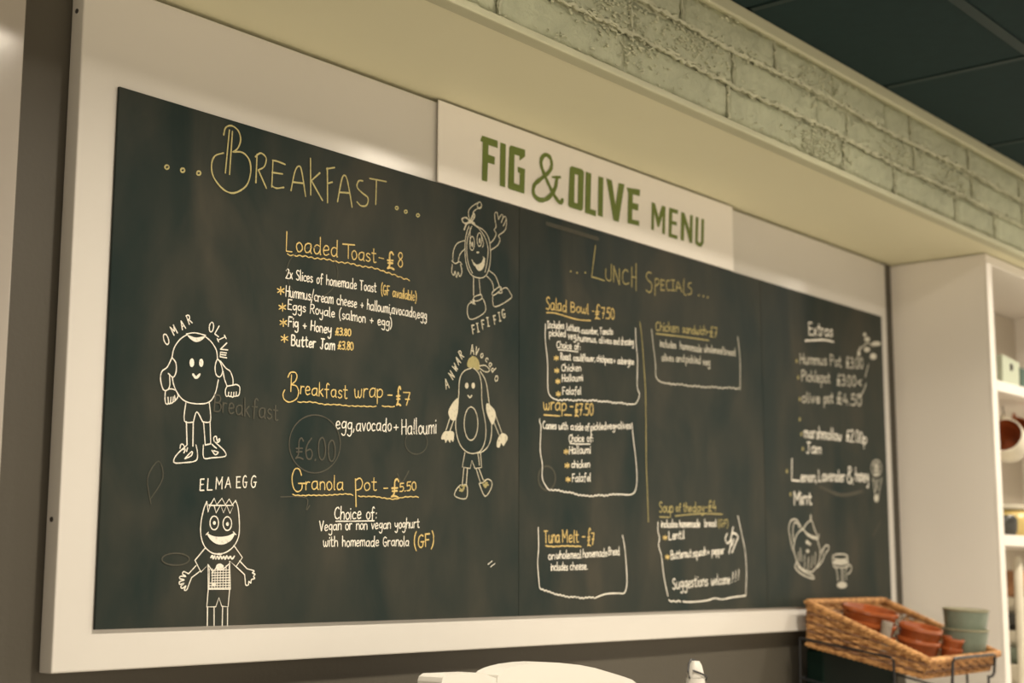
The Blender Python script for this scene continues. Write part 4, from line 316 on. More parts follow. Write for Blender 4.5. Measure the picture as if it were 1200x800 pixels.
# ------------------------------------------------------------------ handwriting: single-stroke letters on a grid (x-height 5, capitals 8.5)
GL = {
'a': '4,4.5 2.2,5 .6,4 .2,2 1,.3 2.6,.4 3.8,2 4,4.5/4,5 4,1 4.6,0', 'b': '0,9 0,0/0,3 1.5,5 3.5,4 3.8,2 2.6,0 .8,.1 0,1', 'c': '3.6,4.2 2.2,5 .6,4 .2,2 1.2,.2 3.6,.6',
'd': '3.8,4.2 2,4.8 .5,3.6 .3,1.4 1.5,0 3,.6 3.9,2.4/4,9 4,.5 4.4,0', 'e': '.3,2.4 3.4,3 3,4.7 1.6,5 .4,3.5 .4,1.2 1.6,0 3.6,.8', 'f': '3.6,8.2 2.6,9 1.6,7.8 1.5,4 1.5,-.8/0,4.8 3.2,5',
'g': '3.8,4.4 2,5 .5,3.6 .5,1.8 1.6,.8 3.2,1.6 3.9,4/4,5 4,0 3.6,-3 2,-4 .4,-3', 'h': '0,9 0,0/0,3 1.4,5 3,4.6 3.4,3 3.5,0', 'i': '.4,5 .4,0/.4,7 .5,7.5', 'j': '1.6,5 1.6,-2 .6,-4 -.4,-3/1.6,7 1.7,7.5',
'k': '0,9 0,0/3,5 .2,2.4/.8,3 3.4,0', 'l': '.4,9 .4,1 1,0', 'm': '0,5 0,0/0,3.4 1.2,5 2.4,4.6 2.6,0/2.6,3.4 3.8,5 5,4.6 5.2,0', 'n': '0,5 0,0/0,3.2 1.4,5 3,4.6 3.4,3 3.4,0',
'o': '1.8,5 .5,4 .2,2.2 1,.3 2.2,0 3.6,1.4 3.6,3.4 2.6,4.8 1.6,5', 'p': '0,5 0,-4/0,3.4 1.6,5 3.4,4.2 3.6,2 2.4,.2 .6,.2 0,1', 'q': '3.8,4.4 2,5 .5,3.6 .4,1.4 1.6,.2 3.2,1 3.8,3/3.9,5 3.9,-4 5,-3',
'r': '0,5 0,0/0,3 1,4.8 2.6,4.8', 's': '3,4.4 1.6,5 .4,4 1.2,2.8 2.6,2.2 3,1 1.6,0 .1,.6', 't': '1.4,8 1.4,1.2 2.2,0 3.2,.4/0,5.4 3,5.4', 'u': '0,5 0,1.6 1,.1 2.4,.3 3.3,2/3.4,5 3.5,.8 4,0',
'v': '0,5 1.6,0/1.6,0 3.4,5', 'w': '0,5 .4,1 1.4,0 2.4,1.4 2.5,4/2.5,1.6 3.4,0 4.6,1 5,5', 'x': '0,5 3.2,0/3.2,5 0,0', 'y': '0,5 .2,2.6 1.2,1.4 2.6,2 3.4,4/3.5,5 3.4,-1 2.8,-3.6 1,-4 .2,-3', 'z': '0,5 3,5/3,5 0,0/0,0 3,0',
'A': '0,0 2.2,8.5/2.2,8.5 4.6,0/.8,3 3.9,3', 'B': '0,8.5 0,0/0,8.5 2.6,8.4 3.6,6.8 2.6,4.8 .2,4.6/1,4.7 3.4,4.2 4.2,2.2 2.8,.2 0,0', 'C': '4.4,7.4 3,8.5 1,7 .2,4 1,1 2.8,0 4.6,1',
'E': '0,8.5 0,0/0,8.5 3.6,8.5/0,4.4 3,4.5/0,0 3.8,0', 'F': '0,8.5 0,0/0,8.5 3.8,8.5/0,4.4 3,4.5', 'G': '4.2,7.6 2.6,8.5 .8,7 .2,4 .8,1.2 2.4,0 4,1 4.2,3.6/2.4,3.8 5,3.8', 'H': '0,8.5 0,0/4,8.5 4,0/0,4.2 4,4.4',
'I': '1.4,8.5 1.4,0/0,8.5 2.8,8.5/0,0 2.8,0', 'J': '2.4,8.5 2.4,1.4 1.2,0 0,1/.6,8.5 4.2,8.5', 'L': '0,8.5 0,0/0,0 3.4,0', 'M': '0,0 0,8.5/0,8.5 2.4,3/2.4,3 4.8,8.5/4.8,8.5 5,0', 'N': '0,0 0,8.5/0,8.5 4,0/4,0 4,8.5',
'O': '2.2,8.5 .6,7 0,4 .8,1 2.4,0 4.2,1.4 4.7,4.6 4,7.4 2.2,8.5', 'P': '0,8.5 0,0/0,8.5 2.8,8.4 4,6.6 2.8,4.4 0,4.2', 'R': '0,8.5 0,0/0,8.5 2.8,8.3 3.8,6.6 2.6,4.6 0,4.4/1.4,4.5 4.2,0', 'S': '4,7.6 2.4,8.5 .6,7.2 1,5.4 3.2,3.8 4,1.8 2.4,0 .2,.8',
'T': '2.2,8.5 2.2,0/0,8.5 4.6,8.5', 'V': '0,8.5 2.2,0/2.2,0 4.4,8.5', 'W': '0,8.5 1.4,0/1.4,0 2.8,6/2.8,6 4.2,0/4.2,0 5.6,8.5', 'U': '0,8.5 0,2 2,0 4,2 4,8.5', 'D': '0,8.5 0,0/0,8.5 3,8 4.4,4.2 3,.4 0,0',
'0': '2,8.5 .5,7 .2,4 .8,1 2.2,0 3.6,1.6 3.9,4.6 3.2,7.6 2,8.5', '2': '.2,7 1.4,8.5 3.2,8 3.4,6 1.8,3 0,.2/0,.2 4,0', '3': '.2,7.8 2,8.5 3.6,7.4 2.8,5.2 1.4,4.6/1.4,4.6 3.6,3.8 3.6,1.4 2,0 .1,.8', '4': '2.4,8.5 0,3/0,3 4,3/3,5 3,0',
'5': '.6,8.5 .4,4.8/.4,4.8 2.6,5.2 3.6,3.2 2.6,.4 .2,.4/.6,8.5 3.6,8.5', '6': '3,8.5 1,6 .2,3 1,.4 2.8,.2 3.6,2.2 2.6,4 .6,3.4', '7': '0,8.5 3.8,8.5/3.8,8.5 1.6,0/1,4 3.4,4', '8': '3.2,7.4 1.8,8.5 .5,7 1,5.4 3.2,3.4 3.2,1 1.8,0 .3,1.4 .8,3.2 3,5.6 3.2,7.4',
'£': '3.8,7.4 2.8,8.6 1.6,7.4 1.6,4 1.4,1.6 .2,.2/.2,.2 2,.6 4,0/.2,4.2 3.4,4.4/.4,2.8 3.2,3', '+': '0,3 3.6,3/1.8,5 1.8,1', '-': '0,3.6 2.4,3.8', '(': '1.8,10 .4,7 .2,2 1.6,-2', ')': '0,10 1.4,7 1.6,2 0,-2', '/': '0,-2 2.6,9.5',
'.': '.2,.1 .5,.5', ',': '.7,.6 .6,-.6 .1,-1.6', ':': '.3,.6 .4,1/.3,3.6 .4,4', '!': '.6,8.5 .4,2.4/.3,.2 .4,.6', '&': '4.4,0 1.4,5.6 1.2,7.6 2.4,8.5 3.2,7 .4,3.4 .4,1 2,0 4.4,3', '<': '3,5.4 0,3/0,3 3,.6'}
GLP = {k: [[tuple(map(float, p.split(','))) for p in s.split()] for s in v.split('/')] for k, v in GL.items()}
GW = {k: max(p[0] for s in v for p in s) for k, v in GLP.items()}; GW[' '] = 3.0
def smooth(P, n=4):
    if len(P) < 3: return P
    closed = P[0] == P[-1]; out = []
    N = len(P)
    for i in range(N - 1):
        p1, p2 = P[i], P[i + 1]
        p0 = P[i - 1] if i else (P[-2] if closed else P[0]); p3 = P[i + 2] if i + 2 < N else (P[1] if closed else P[-1])
        for k in range(n):
            t = k / n; t2 = t * t; t3 = t2 * t
            out.append(tuple(.5 * (2 * p1[d] + (p2[d] - p0[d]) * t + (2 * p0[d] - 5 * p1[d] + 4 * p2[d] - p3[d]) * t2 + (3 * p1[d] - p0[d] - 3 * p2[d] + p3[d]) * t3) for d in (0, 1)))
    out.append(P[-1]); return out
RND = random.Random(11)
def ribbon(mb, P, w, y):
    # a flat chalk stroke of width w (metres) along P, lying at depth y, with tapered ends
    Q = [P[0]]
    for p in P[1:]:
        if math.hypot(p[0] - Q[-1][0], p[1] - Q[-1][1]) > .0002: Q.append(p)
    if len(Q) < 2: Q.append((Q[0][0] + .001, Q[0][1] + .001))
    # caps
    def ext(a, b, d):
        L = math.hypot(a[0] - b[0], a[1] - b[1]) or 1e-6; return (a[0] + (a[0] - b[0]) / L * d, a[1] + (a[1] - b[1]) / L * d)
    e0, e1 = ext(Q[0], Q[1], w * .45), ext(Q[-1], Q[-2], w * .45)
    Q = [e0] + Q + [e1]; n = len(Q); v = []; ws = [w * .5 * RND.uniform(.8, 1.15) for _ in Q]; ws[0] = ws[-1] = w * .2
    for i in range(n):
        a = Q[max(i - 1, 0)]; b = Q[min(i + 1, n - 1)]; dx, dz = b[0] - a[0], b[1] - a[1]; L = math.hypot(dx, dz) or 1e-6
        nx, nz = -dz / L * ws[i], dx / L * ws[i]; yy = y - .00012 * i / n
        v += [(Q[i][0] + nx, yy, Q[i][1] + nz), (Q[i][0] - nx, yy, Q[i][1] - nz)]
    mb.add(v, [(2 * i, 2 * i + 1, 2 * i + 3, 2 * i + 2) for i in range(n - 1)])
def draw_prims(mb, prims, ox, oz, ybase):
    k = 0
    for pr in prims:
        if pr[0] == 'T':
            _, s, x0, z0, x1, z1, h, pen, rot = pr; sc = h / 8.5; tot = sum(GW[c] + 1.3 for c in s) - 1.1
            if rot:
                a = -math.radians(rot if abs(rot) > .1 else 0); sx = sc * .95; wd = GW[s] * sx
            else:
                sx = (x1 - x0) / tot
            adv = 0
            for c in s:
                if c != ' ':
                    jy = RND.uniform(-.25, .25) * sc; js = RND.uniform(.94, 1.06); sh = RND.uniform(-.04, .06)
                    for st in GLP[c]:
                        P = []
                        for gx, gy in smooth(st):
                            if rot:
                                lx, lz = gx * sx - wd / 2, gy * sc - h / 2
                                P.append((x0 + lx * math.cos(a) - lz * math.sin(a), z0 + lx * math.sin(a) + lz * math.cos(a)))
                            else:
                                t = (adv + gx + sh * gy) / tot
                                P.append((x0 + (x1 - x0) * t, z0 + (z1 - z0) * t + gy * sc * js + jy))
                        k += 1; ribbon(mb, [(p[0] / 1000 - ox, p[1] / 1000 - oz) for p in P], pen / 1000, ybase - .00015 * (k % 5))
                adv += GW[c] + 1.3
        else:
            P = [tuple(map(float, q.split(','))) for q in pr[1].split()]
            P = [(p[0] / 1000 - ox, p[1] / 1000 - oz) for p in P]; k += 1; y = ybase - .00015 * (k % 5)
            if pr[0] in 'SL': ribbon(mb, smooth(P) if pr[0] == 'S' else P, pr[2] / 1000, y)
            else:
                if pr[0] == 'F': P = smooth(P + [P[0]])[:-1]
                fill(mb, P, y)
def fill(mb, P, y):
    bm = bmesh.new(); vs = [bm.verts.new((p[0], y, p[1])) for p in P]
    f = bm.faces.new(vs); f.normal_update(); r = bmesh.ops.triangulate(bm, faces=[f], ngon_method='EAR_CLIP'); bm.verts.index_update()
    mb.add([q.co[:] for q in bm.verts], [[q.index for q in fc.verts] for fc in bm.faces]); bm.free()
ORI = [(cuts[0], 0), (cuts[1] + .0006, 0), (cuts[2] + .0006, 0), (.667, .7545)]
for (pi, name, label, colr), prims in CHALK:
    par = (panels + [sign])[pi]; ox, oz = ORI[pi]; yb = -.0016 if pi < 3 else -.0051
    if name == 'letter':
        for pr in prims:
            mb_ = MB(); draw_prims(mb_, [pr], ox, oz, yb); o = mb_.build(name, CH[colr], par)
            # a little thickness, like cut vinyl
        continue
    if name in ('chalk_line', 'erased_chalk'):
        for pr in prims:
            mb_ = MB(); draw_prims(mb_, [pr], ox, oz, yb); o = mb_.build(name, CH[colr], par)
            if pr[0] == 'T': o['label'] = ('faint erased chalk reading ' if colr == 'ghost' else ('yellow' if colr == 'yellow' else 'white') + ' chalk line reading ') + pr[1]
        continue
    mb_ = MB(); draw_prims(mb_, prims, ox, oz, yb); o = mb_.build(name, CH[colr], par)
    if label: o['label'] = label
    elif colr in ('white', 'dimwhite'): o['label'] = 'white chalk line reading ' + ' '.join(p[1] for p in prims if p[0] == 'T')
# ------------------------------------------------------------------ ceiling downlights (their glare shows in the gloss of the board)
place = ('above the breakfast panel', 'above the white sign', 'above the shelf unit', 'beyond the shelf unit')
for i, x in enumerate(LAMP_X):
    t = thing('ceiling_downlight', 'round recessed ceiling downlight ' + place[i], 'light', (x, LAMP_Y, ZC + Z0 - .002), 'recessed downlights in front of the menu')
    MB().lathe([(.076, 0), (.076, -.006), (.090, -.006), (.094, 0)], 32).build('ring', white, t, True)
    MB().lathe([(.0001, -.001), (.0755, -.001), (.0755, -.003), (.0001, -.003)], 32).build('diffuser', emit('lamp_glow', LAMP_COL, 85), t)
    L = bpy.data.lights.new('lamp', 'AREA'); L.shape = 'DISK'; L.size = .15; L.energy = LAMP_W * LAMP_GAIN[i]; L.color = LAMP_COL; L.spread = math.radians(138)
    lo = bpy.data.objects.new('lamp', L); COL.objects.link(lo); lo.location = (x, LAMP_Y, ZC + Z0 - .012)

# ------------------------------------------------------------------ tall white cupboard panel at far left
t = thing('white_cupboard', 'tall glossy white cupboard side at the far left edge', 'cupboard', (-.60, -.02, 0))
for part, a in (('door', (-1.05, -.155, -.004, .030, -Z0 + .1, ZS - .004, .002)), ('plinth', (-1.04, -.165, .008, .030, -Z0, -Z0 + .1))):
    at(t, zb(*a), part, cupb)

# ------------------------------------------------------------------ worktop
t = thing('worktop', 'pale laminate worktop below the menu board', 'worktop', (1.2, -.35, 0))
at(t, zb(-.15, 4.2, -.72, .033, -.64, -.60, .004), 'top', counterp)
at(t, zb(-.15, 4.18, -.68, .033, -Z0, -.641), 'base_cabinet', counterp)

# ------------------------------------------------------------------ shelf unit at right
XC = 2.518; YC = -.252
cb = thing('shelf_unit', 'white open shelf unit on the worktop at the right end', 'shelf', (XC + .45, -.12, Z0 - .598))
top = ZS - .003
at(cb, zb(XC, XC + .020, YC, .032, -.598, top, .001), 'side_panel', mela)
at(cb, zb(XC + .92, XC + .94, YC, .032, -.598, top, .001), 'side_panel', mela)
at(cb, zb(XC + .0205, XC + .9195, YC, .032, top - .022, top, .001), 'top_panel', mela)
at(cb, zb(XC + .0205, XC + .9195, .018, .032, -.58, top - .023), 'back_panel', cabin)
for z in (.552, .153, -.24, -.597): at(cb, zb(XC + .0205, XC + .9195, YC + .004, .017, z, z + .018, .001), 'shelf', mela)
at(cb, zb(XC - .001, XC + .034, YC - .006, YC - .0005, -.598, top, .001), 'edge_strip', mela)
for z in (.548, .149): at(cb, zb(XC + .035, XC + .9195, YC - .006, YC + .0035, z, z + .028, .001), 'shelf_edging', mela)
at(cb, zb(XC + .035, XC + .9195, YC - .006, YC - .0005, top - .026, top, .001), 'shelf_edging', mela)

struct(zb(2.4715, XC - .001, .010, .0335, -.598, ZS - .0005).build('gap_shade_strip', wallp))['label'] = 'dark strip standing in for the shadow gap between menu board and shelf unit'  # wall-coloured strip added to darken the narrow slot; stands for shade
# top shelf: folders
sz = .570 + Z0
def folder(x, y, w, h, m_, label, tilt):
    t = thing('card_folder', label, 'folder', (x, y, sz + .003), 'card folders on the top shelf', (0, tilt, 0))
    MB().box(0, w, -.0, .16, 0, h, .002).build('cover', m_, t)
    Mx = Matrix.Translation((w / 2, -.0008, h - .024)) @ Matrix.Rotation(math.radians(90), 4, 'X')
    MB().lathe([(.0001, .0008), (.0105, .0008), (.0105, -.0008), (.0001, -.0008)], 16, Mx).build('finger_hole', holep, t)
    return t
folder(XC + .135, -.235, .120, .085, palegreen, 'pale green card folder with a dark finger hole', .08)
folder(XC + .275, -.232, .13, .065, darkgreen, 'dark green card folder beside the pale green one', .05)

# middle shelf: hanging mugs, yellow jar
def mug(x, y, z, rot, m_out, m_in, label, R=.045, Hh=.09):
    t = thing('stoneware_mug', label, 'mug', (x, y, z + Z0), 'mugs hanging under the top shelf', rot)
    MB().lathe([(.0001, 0), (R * .72, 0), (R * .95, Hh * .25), (R, Hh * .6), (R * .95, Hh), (R * .88, Hh), (R * .92, Hh * .6), (R * .85, Hh * .25), (R * .6, .006), (.0001, .005)], 32).build('body', m_out, t, True)
    MB().lathe([(.0001, .0055), (R * .58, .0065), (R * .84, Hh * .26), (R * .91, Hh * .6), (R * .875, Hh * .985), (R * .865, Hh * .985), (R * .90, Hh * .6), (R * .82, Hh * .27), (R * .55, .009), (.0001, .0085)], 32).build('glazed_inside', m_in, t, True)
    MB().tube([(R * .93 + .028 * math.sin(a) , 0, Hh * .55 + .028 * math.cos(a)) for a in [math.pi * k / 10 for k in range(11)]], .0045, 8).build('handle', m_out, t, True)
    return t
mug(XC + .300, -.19, .415, (math.radians(-25), math.radians(-68), math.radians(35)), cupwhite, terra, 'white stoneware mug with a terracotta inside, tipped on its hook', .052, .10)
mug(XC + .430, -.17, .44, (math.radians(-25), math.radians(-68), math.radians(35)), terra, terra, 'terracotta mug hanging behind the white mug')
for x, y in ((XC + .25, -.15), (XC + .40, -.13)):
    o = MB().tube([(0, 0, 0), (0, 0, -.012), (.008, 0, -.02), (.012, 0, -.028), (.006, 0, -.036), (-.004, 0, -.034)], .0014, 6).build('cup_hook', black, None, True, (x, y, .549 + Z0))
    tag(o, ('left' if x < XC + .3 else 'right') + ' small metal cup hook under the top shelf', 'hook', 'cup hooks under the top shelf')
j = thing('yellow_jar', 'yellow stoneware jar with a wide lip on the middle shelf', 'jar', (XC + .315, -.17, .172 + Z0))
MB().lathe([(.0001, 0), (.055, 0), (.072, .02), (.076, .05), (.064, .070), (.055, .078), (.0001, .078)], 36).build('body', yellowc, j, True)
MB().lathe([(.050, .0785), (.066, .0795), (.068, .086), (.030, .094), (.0001, .096)], 36).build('lid', cupwhite, j, True)
o = MB().lathe([(.0001, 0), (.020, 0), (.030, .02), (.032, .05), (.024, .062), (.0001, .063)], 28).build('dark_jar', darkc, None, True, (XC + .222, -.19, .172 + Z0)); tag(o, 'small dark jar left of the yellow jar on the middle shelf', 'jar')
o = MB().lathe([(.0001, 0), (.03, 0), (.055, .02), (.062, .045), (.058, .045), (.05, .022), (.0001, .006)], 36).build('glass_bowl', greyglass, None, True, (XC + .47, -.16, .172 + Z0)); tag(o, 'grey glass bowl beside the yellow jar', 'bowl')
# lower shelf: brown bowl stack and jugs
zl = -.222 + Z0
t = thing('bowl_stack', 'tall stack: white bowl below a light brown bowl on the lower shelf', 'bowls', (XC + .318, -.185, zl + .001))
for k in range(5): MB().lathe([(.0001, 0), (.03, 0), (.060, .03), (.072, .062), (.069, .062), (.056, .032), (.0001, .008)], 36).build('bowl', (cupwhite, sage, cupwhite, darkc, cupwhite)[k], t, True, (0, 0, .044 * k))
MB().lathe([(.0001, 0), (.05, 0), (.072, .03), (.074, .062), (.06, .085), (.0001, .088)], 36).build('brown_bowl', brownc, t, True, (0, 0, .222))
o = MB().lathe([(.0001, 0), (.010, 0), (.012, .01), (.012, .335), (.008, .345), (.0001, .346)], 24).build('white_canister', cupwhite, None, True, (XC + .228, -.215, zl + .001)); tag(o, 'slim white canister at the left end of the lower shelf', 'canister')

# ------------------------------------------------------------------ wicker basket on its wire rack (tilted towards the counter front)
BX0, BX1 = 1.93, 2.305
def fz(y): return -.084 - (-y - .02) * .22
KB = [(-.03, -.022), (-.31, -.30)]          # y of rim/bottom at back and front
def side(x, s, t, out=0):   # s 0 back..1 front, t 0 bottom..1 rim
    yb = -.022 + s * (-.278); yt = -.030 + s * (-.292); zbm = -.084 + s * (-.061); zt = .012 + s * (-.122)
    return Vector((x, yb + (yt - yb) * t, Z0 + zbm + (zt - zbm) * t))
bk = thing('wicker_basket', 'rectangular wicker basket of dishes tilted forward on a black rack', 'basket', ((BX0 + BX1) / 2, -.16, Z0 - .125))
def corner(cx, s, t):
    fl = .010 * t
    return side(cx + (-fl if cx < 2.1 else fl), s, t)
C4 = [(BX0, 0), (BX0, 1), (BX1, 1), (BX1, 0)]
def wall_weave(a, b, rows, nst, name, amp=.0026, r=.0036):
    A0, A1 = corner(*a, 0), corner(*a, 1); B0, B1 = corner(*b, 0), corner(*b, 1)
    nrm = (B0 - A0).cross(A1 - A0).normalized(); mb1, mb2 = MB(), MB()
    hA = (A1 - A0).length; hB = (B1 - B0).length; hm = max(hA, hB)
    for i in range(rows):
        zz = (i + .5) / rows * hm; pts = []; n = nst * 4
        for k in range(n + 1):
            u = k / n; h = hA + (hB - hA) * u
            if zz > h - .003: 
                continue
            t = zz / h
            p = A0.lerp(B0, u).lerp(A1.lerp(B1, u), t) + nrm * amp * math.sin(math.pi * (u * nst + i)) + Vector((0, 0, random.uniform(-.0006, .0006)))
            pts.append(p)
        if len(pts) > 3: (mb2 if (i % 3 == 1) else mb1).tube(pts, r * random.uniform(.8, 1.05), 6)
    for k in range(nst + 1):
        u = (k) / nst; mb1.tube([A0.lerp(B0, u), A1.lerp(B1, u)], .0024, 5)
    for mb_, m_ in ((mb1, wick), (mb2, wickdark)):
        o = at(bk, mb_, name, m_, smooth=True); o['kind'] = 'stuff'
wall_weave(C4[0], C4[1], 14, 13, 'woven_side'); wall_weave(C4[1], C4[2], 5, 15, 'woven_side'); wall_weave(C4[2], C4[3], 14, 13, 'woven_side'); wall_weave(C4[3], C4[0], 14, 15, 'woven_side')
b0 = MB(); b0.add([corner(*c, .04) for c in C4] + [corner(*c, .04) - Vector((0, 0, .006)) for c in C4], [(0, 1, 2, 3), (7, 6, 5, 4), (0, 4, 5, 1), (1, 5, 6, 2), (2, 6, 7, 3), (3, 7, 4, 0)])
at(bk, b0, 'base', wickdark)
def rope(path, name, rad, r, tw=26):
    segs = []
    for i in range(len(path)): 
        a, b = path[i], path[(i + 1) % len(path)]; n = max(2, int((b - a).length / .006))
        segs += [a.lerp(b, k / n) for k in range(n)]
    N = len(segs); mb_ = MB()
    turns = max(1, round(N * .006 * tw))
    for s in range(3):
        pts = []
        for k in range(N):
            tdir = (segs[(k + 1) % N] - segs[k - 1]).normalized(); s1 = tdir.cross(Vector((0, 0, 1))); s1.normalize(); s2 = s1.cross(tdir)
            ph = 2 * math.pi * (k / N * turns + s / 3); pts.append(segs[k] + (s1 * math.cos(ph) + s2 * math.sin(ph)) * rad)
        mb_.tube(pts, r, 6, True)
    return at(bk, mb_, name, wick, smooth=True)
rope([corner(*c, 1.0) for c in C4], 'rope_rim', .0042, .0044)
rope([corner(*c, .0) for c in C4], 'lower_rope', .0032, .0034)

# wire rack
rk = thing('wire_rack', 'black wire rack holding up the wicker basket', 'rack', (2.1, -.16, Z0 - .598))
def wire(pts, r=.0028, name='wire'): at(rk, MB().tube([Vector(p) + Vector((0, 0, Z0)) for p in pts], r, 8), name, black, smooth=True)
xl, xr = BX0 - .013, BX1 + .012
wire([(xl, -.010, -.070), (xl, -.12, -.087), (xl, -.234, -.106), (xl, -.240, -.112), (xl, -.241, -.35), (xl, -.241, -.597)], name='side_rail')
wire([(xr, -.010, -.070), (xr, -.12, -.087), (xr, -.234, -.106), (xr, -.240, -.112), (xr, -.241, -.35), (xr, -.241, -.597)], name='side_rail')
wire([(xl, -.010, -.070), (xl, -.006, -.30), (xl, -.006, -.597)], name='leg'); wire([(xr, -.010, -.070), (xr, -.006, -.30), (xr, -.006, -.597)], name='leg')
wire([(2.03, -.325, -.165), (2.03, -.328, -.120), (2.033, -.329, -.111), (2.04, -.329, -.109), (2.262, -.329, -.109), (2.270, -.329, -.111), (2.273, -.328, -.120), (2.273, -.325, -.152), (2.268, -.322, -.160), (2.255, -.318, -.161)], .0034, 'front_stop')
wire([(2.03, -.325, -.165), (2.03, -.322, -.40), (2.03, -.322, -.597)], name='leg'); wire([(2.255, -.318, -.158), (2.255, -.318, -.40), (2.255, -.318, -.597)], name='leg')
wire([(xl, -.010, -.159), (xl, -.241, -.159 - .05), (xr, -.241, -.209), (xr, -.010, -.159), (xl, -.010, -.159)], name='lower_rail')
for y in (-.06, -.12, -.18, -.235): wire([(xl, y, -.162 + (y + .01) * .2165 - .107), (xr, y, -.162 + (y + .01) * .2165 - .107)], .002, 'shelf_wire')

# dishes in the basket
def fr(x, y, lift=0): return Matrix.Translation((x, y, Z0 + fz(y) + .0085 + lift)) @ Matrix.Rotation(math.atan(.22), 4, 'X')
def put(t, x, y, lift=0):
    t.matrix_world = fr(x, y, lift); return t
def dish(x, y, R, h, n, m_, label, group='terracotta dish stacks in the basket'):
    t = thing('terracotta_dish_stack', label, 'dishes', (0, 0, 0), group); put(t, x, y)
    for k in range(n):
        b = h * .62 * k if n > 1 else 0
        MB().lathe([(.0001, 0), (R * .80, 0), (R * .86, h * .25), (R * .93, h * .72), (R * 1.0, h * .80), (R * 1.01, h * .95), (R * .98, h), (R * .93, h * .97), (R * .88, h * .70), (R * .78, h * .2), (.0001, h * .12)], 48).build('dish', m_, t, True, (0, 0, b))
    return t
dish(2.014, -.120, .066, .044, 3, terra, 'left stack of large glazed terracotta dishes in the basket')
dish(2.120, -.200, .052, .046, 2, terra, 'right stack of large glazed terracotta dishes beside the green cups')
dish(2.186, -.254, .026, .036, 2, terra, 'stack of small terracotta ramekins between large dishes and green cups')
t = thing('glass_dish_stack', 'clear glass dishes at the back of the basket', 'dishes', (0, 0, 0)); put(t, 2.155, -.088)
for k in range(3): MB().lathe([(.0001, 0), (.038, 0), (.048, .012), (.052, .036), (.050, .036), (.046, .013), (.036, .003), (.0001, .003)], 40).build('dish', glass, t, True, (0, 0, .022 * k))
t = thing('glass_vial', 'narrow grey glass vial between the two terracotta stacks', 'vial', (0, 0, 0)); put(t, 1.974, -.184)
MB().lathe([(.0001, 0), (.0125, 0), (.0125, .072), (.0001, .072)], 20).build('body', greyglass, t, True)
MB().lathe([(.0001, .0722), (.0132, .0722), (.0132, .084), (.0001, .084)], 20).build('stopper', greyglass, t, True)
t = thing('sage_cup_stack', 'two nested sage green stoneware cups at the front right of the basket', 'cups', (0, 0, 0)); put(t, 2.256, -.262)
t.rotation_euler = (math.atan(.22) * .3, .0, 0)
for k, b in enumerate((0, .046)):
    c = MB().lathe([(.0001, 0), (.038, 0), (.044, .006), (.050, .05), (.0535, .078), (.051, .078), (.047, .05), (.041, .008), (.0001, .006)], 48).build('cup', sage, t, True, (0, 0, b))
    MB().lathe([(.0533, .0735), (.0546, .0745), (.0546, .0785), (.0505, .0785), (.0505, .077)], 48).build('rim', sagerim, c, True)

# things on the rack's lower level and behind it
for x, y, z, R, h, lab in ((1.985, -.20, -.285, .050, .10, 'left wooden-lidded bowl on the lower level of the rack'), (2.16, -.255, -.278, .052, .095, 'right wooden-lidded bowl on the lower level of the rack')):
    t = thing('lidded_bowl', lab, 'bowl', (x, y - .01, z + Z0), 'lidded bowls on the rack')
    MB().lathe([(.0001, 0), (R * .7, 0), (R, h * .5), (R, h * .78), (.0001, h * .78)], 36).build('body', darkc, t, True)
    MB().lathe([(.0001, h * .785), (R * 1.04, h * .785), (R * 1.04, h), (.0001, h * 1.02)], 36).build('lid', woodc, t, True)
t = thing('black_box', 'black box standing against the wall behind the rack', 'box', (2.1, -.0, Z0 - .598))
at(t, zb(1.930, 2.300, -.062, -.018, -.598, -.0985, .004), 'body', blackbox); at(t, zb(1.935, 2.295, -.060, -.020, -.0984, -.0945, .001), 'lid', blackbox)

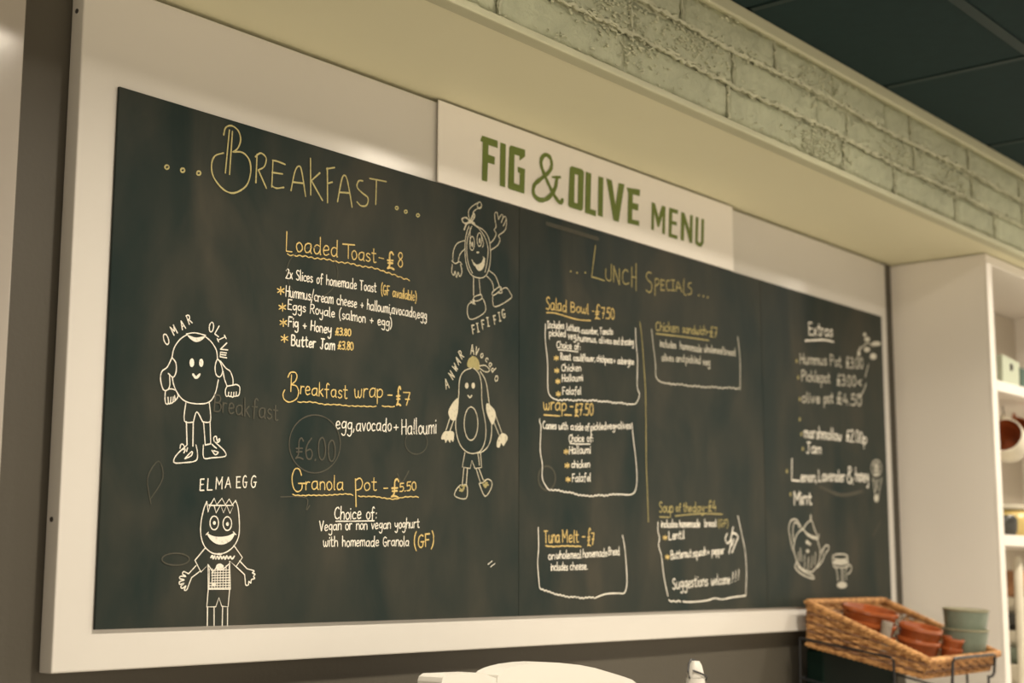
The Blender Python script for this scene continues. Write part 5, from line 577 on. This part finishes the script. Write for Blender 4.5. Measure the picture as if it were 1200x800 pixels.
# ------------------------------------------------------------------ white machine with a domed lid
mc = thing('white_machine', 'white plastic drinks machine with a domed lid under the menu board', 'machine', (.56, -.27, Z0 - .6))
def arch(x0, x1, y0, y1, zside, rise, zbot):
    mb_ = MB(); n = 28; prof = []
    for k in range(n + 1):
        u = k / n; prof.append((x0 + (x1 - x0) * u, zside + rise * (1 - abs(2 * (u ** .93) - 1) ** 2.1)))
    prof += [(x1, zbot), (x0, zbot)]; N = len(prof)
    mb_.add([(a, y0, b + Z0) for a, b in prof] + [(a, y1, b + Z0) for a, b in prof], [tuple(range(N)), tuple(range(2 * N - 1, N - 1, -1))] + [(i, (i + 1) % N, N + (i + 1) % N, N + i) for i in range(N)])
    return mb_
def extrude(prof, y0, y1):
    N = len(prof); mb_ = MB()
    return mb_.add([(a, y0, b + Z0) for a, b in prof] + [(a, y1, b + Z0) for a, b in prof], [tuple(range(N)), tuple(range(2 * N - 1, N - 1, -1))] + [(i, (i + 1) % N, N + (i + 1) % N, N + i) for i in range(N)])
dome = [(.4616, -.0750), (.4640, -.0685), (.4715, -.0645), (.4843, -.0610), (.5004, -.0585), (.518, -.0567), (.552, -.0553), (.5785, -.0556), (.6055, -.0572), (.661, -.0631), (.6984, -.0692), (.7343, -.077), (.7758, -.0862), (.800, -.0925), (.815, -.100), (.820, -.110), (.820, -.25), (.4616, -.25)]
at(mc, extrude(dome, -.315, -.27), 'domed_lid', plastic, smooth=True)
at(mc, zb(.455, .83, -.36, -.22, -.598, -.252, .01), 'body', plastic)
at(mc, extrude([(.343, -.0720), (.3452, -.066), (.3542, -.0623), (.4289, -.0639), (.4596, -.0726), (.4600, -.25), (.343, -.25)], -.315, -.27), 'hopper', plastic)
at(mc, zb(.335, .454, -.36, -.24, -.598, -.252, .01), 'grinder_body', plastic)

# ------------------------------------------------------------------ swing-top bottle
bt = thing('swing_top_bottle', 'white bottle with a black wire swing-top stopper below the menu board', 'bottle', (1.090, -.25, Z0 - .598))
zt = .598 - .077
MB().lathe([(.0001, 0), (.036, 0), (.038, .01), (.038, .32), (.030, .40), (.0175, .455), (.0170, zt - .030), (.0001, zt - .030)], 36).build('body', plastic, bt, True)
MB().lathe([(.0001, zt - .0295), (.0155, zt - .0295), (.0150, zt - .022), (.0115, zt - .008), (.0075, zt - .001), (.0001, zt)], 28).build('stopper', plastic, bt, True)
MB().tube([(-.019, 0, zt - .030), (-.0175, .004, zt - .018), (-.012, .006, zt - .005), (-.004, .006, zt + .002), (.005, .005, zt + .001), (.009, .004, zt - .002)], .0017, 8).build('wire_bail', black, bt, True)
MB().tube([(-.0175, -.006, zt - .016), (-.006, -.0175, zt - .022), (.008, -.019, zt - .028), (.019, -.010, zt - .034)], .0017, 8).build('wire_lever', black, bt, True)
bpy.context.view_layer.update()
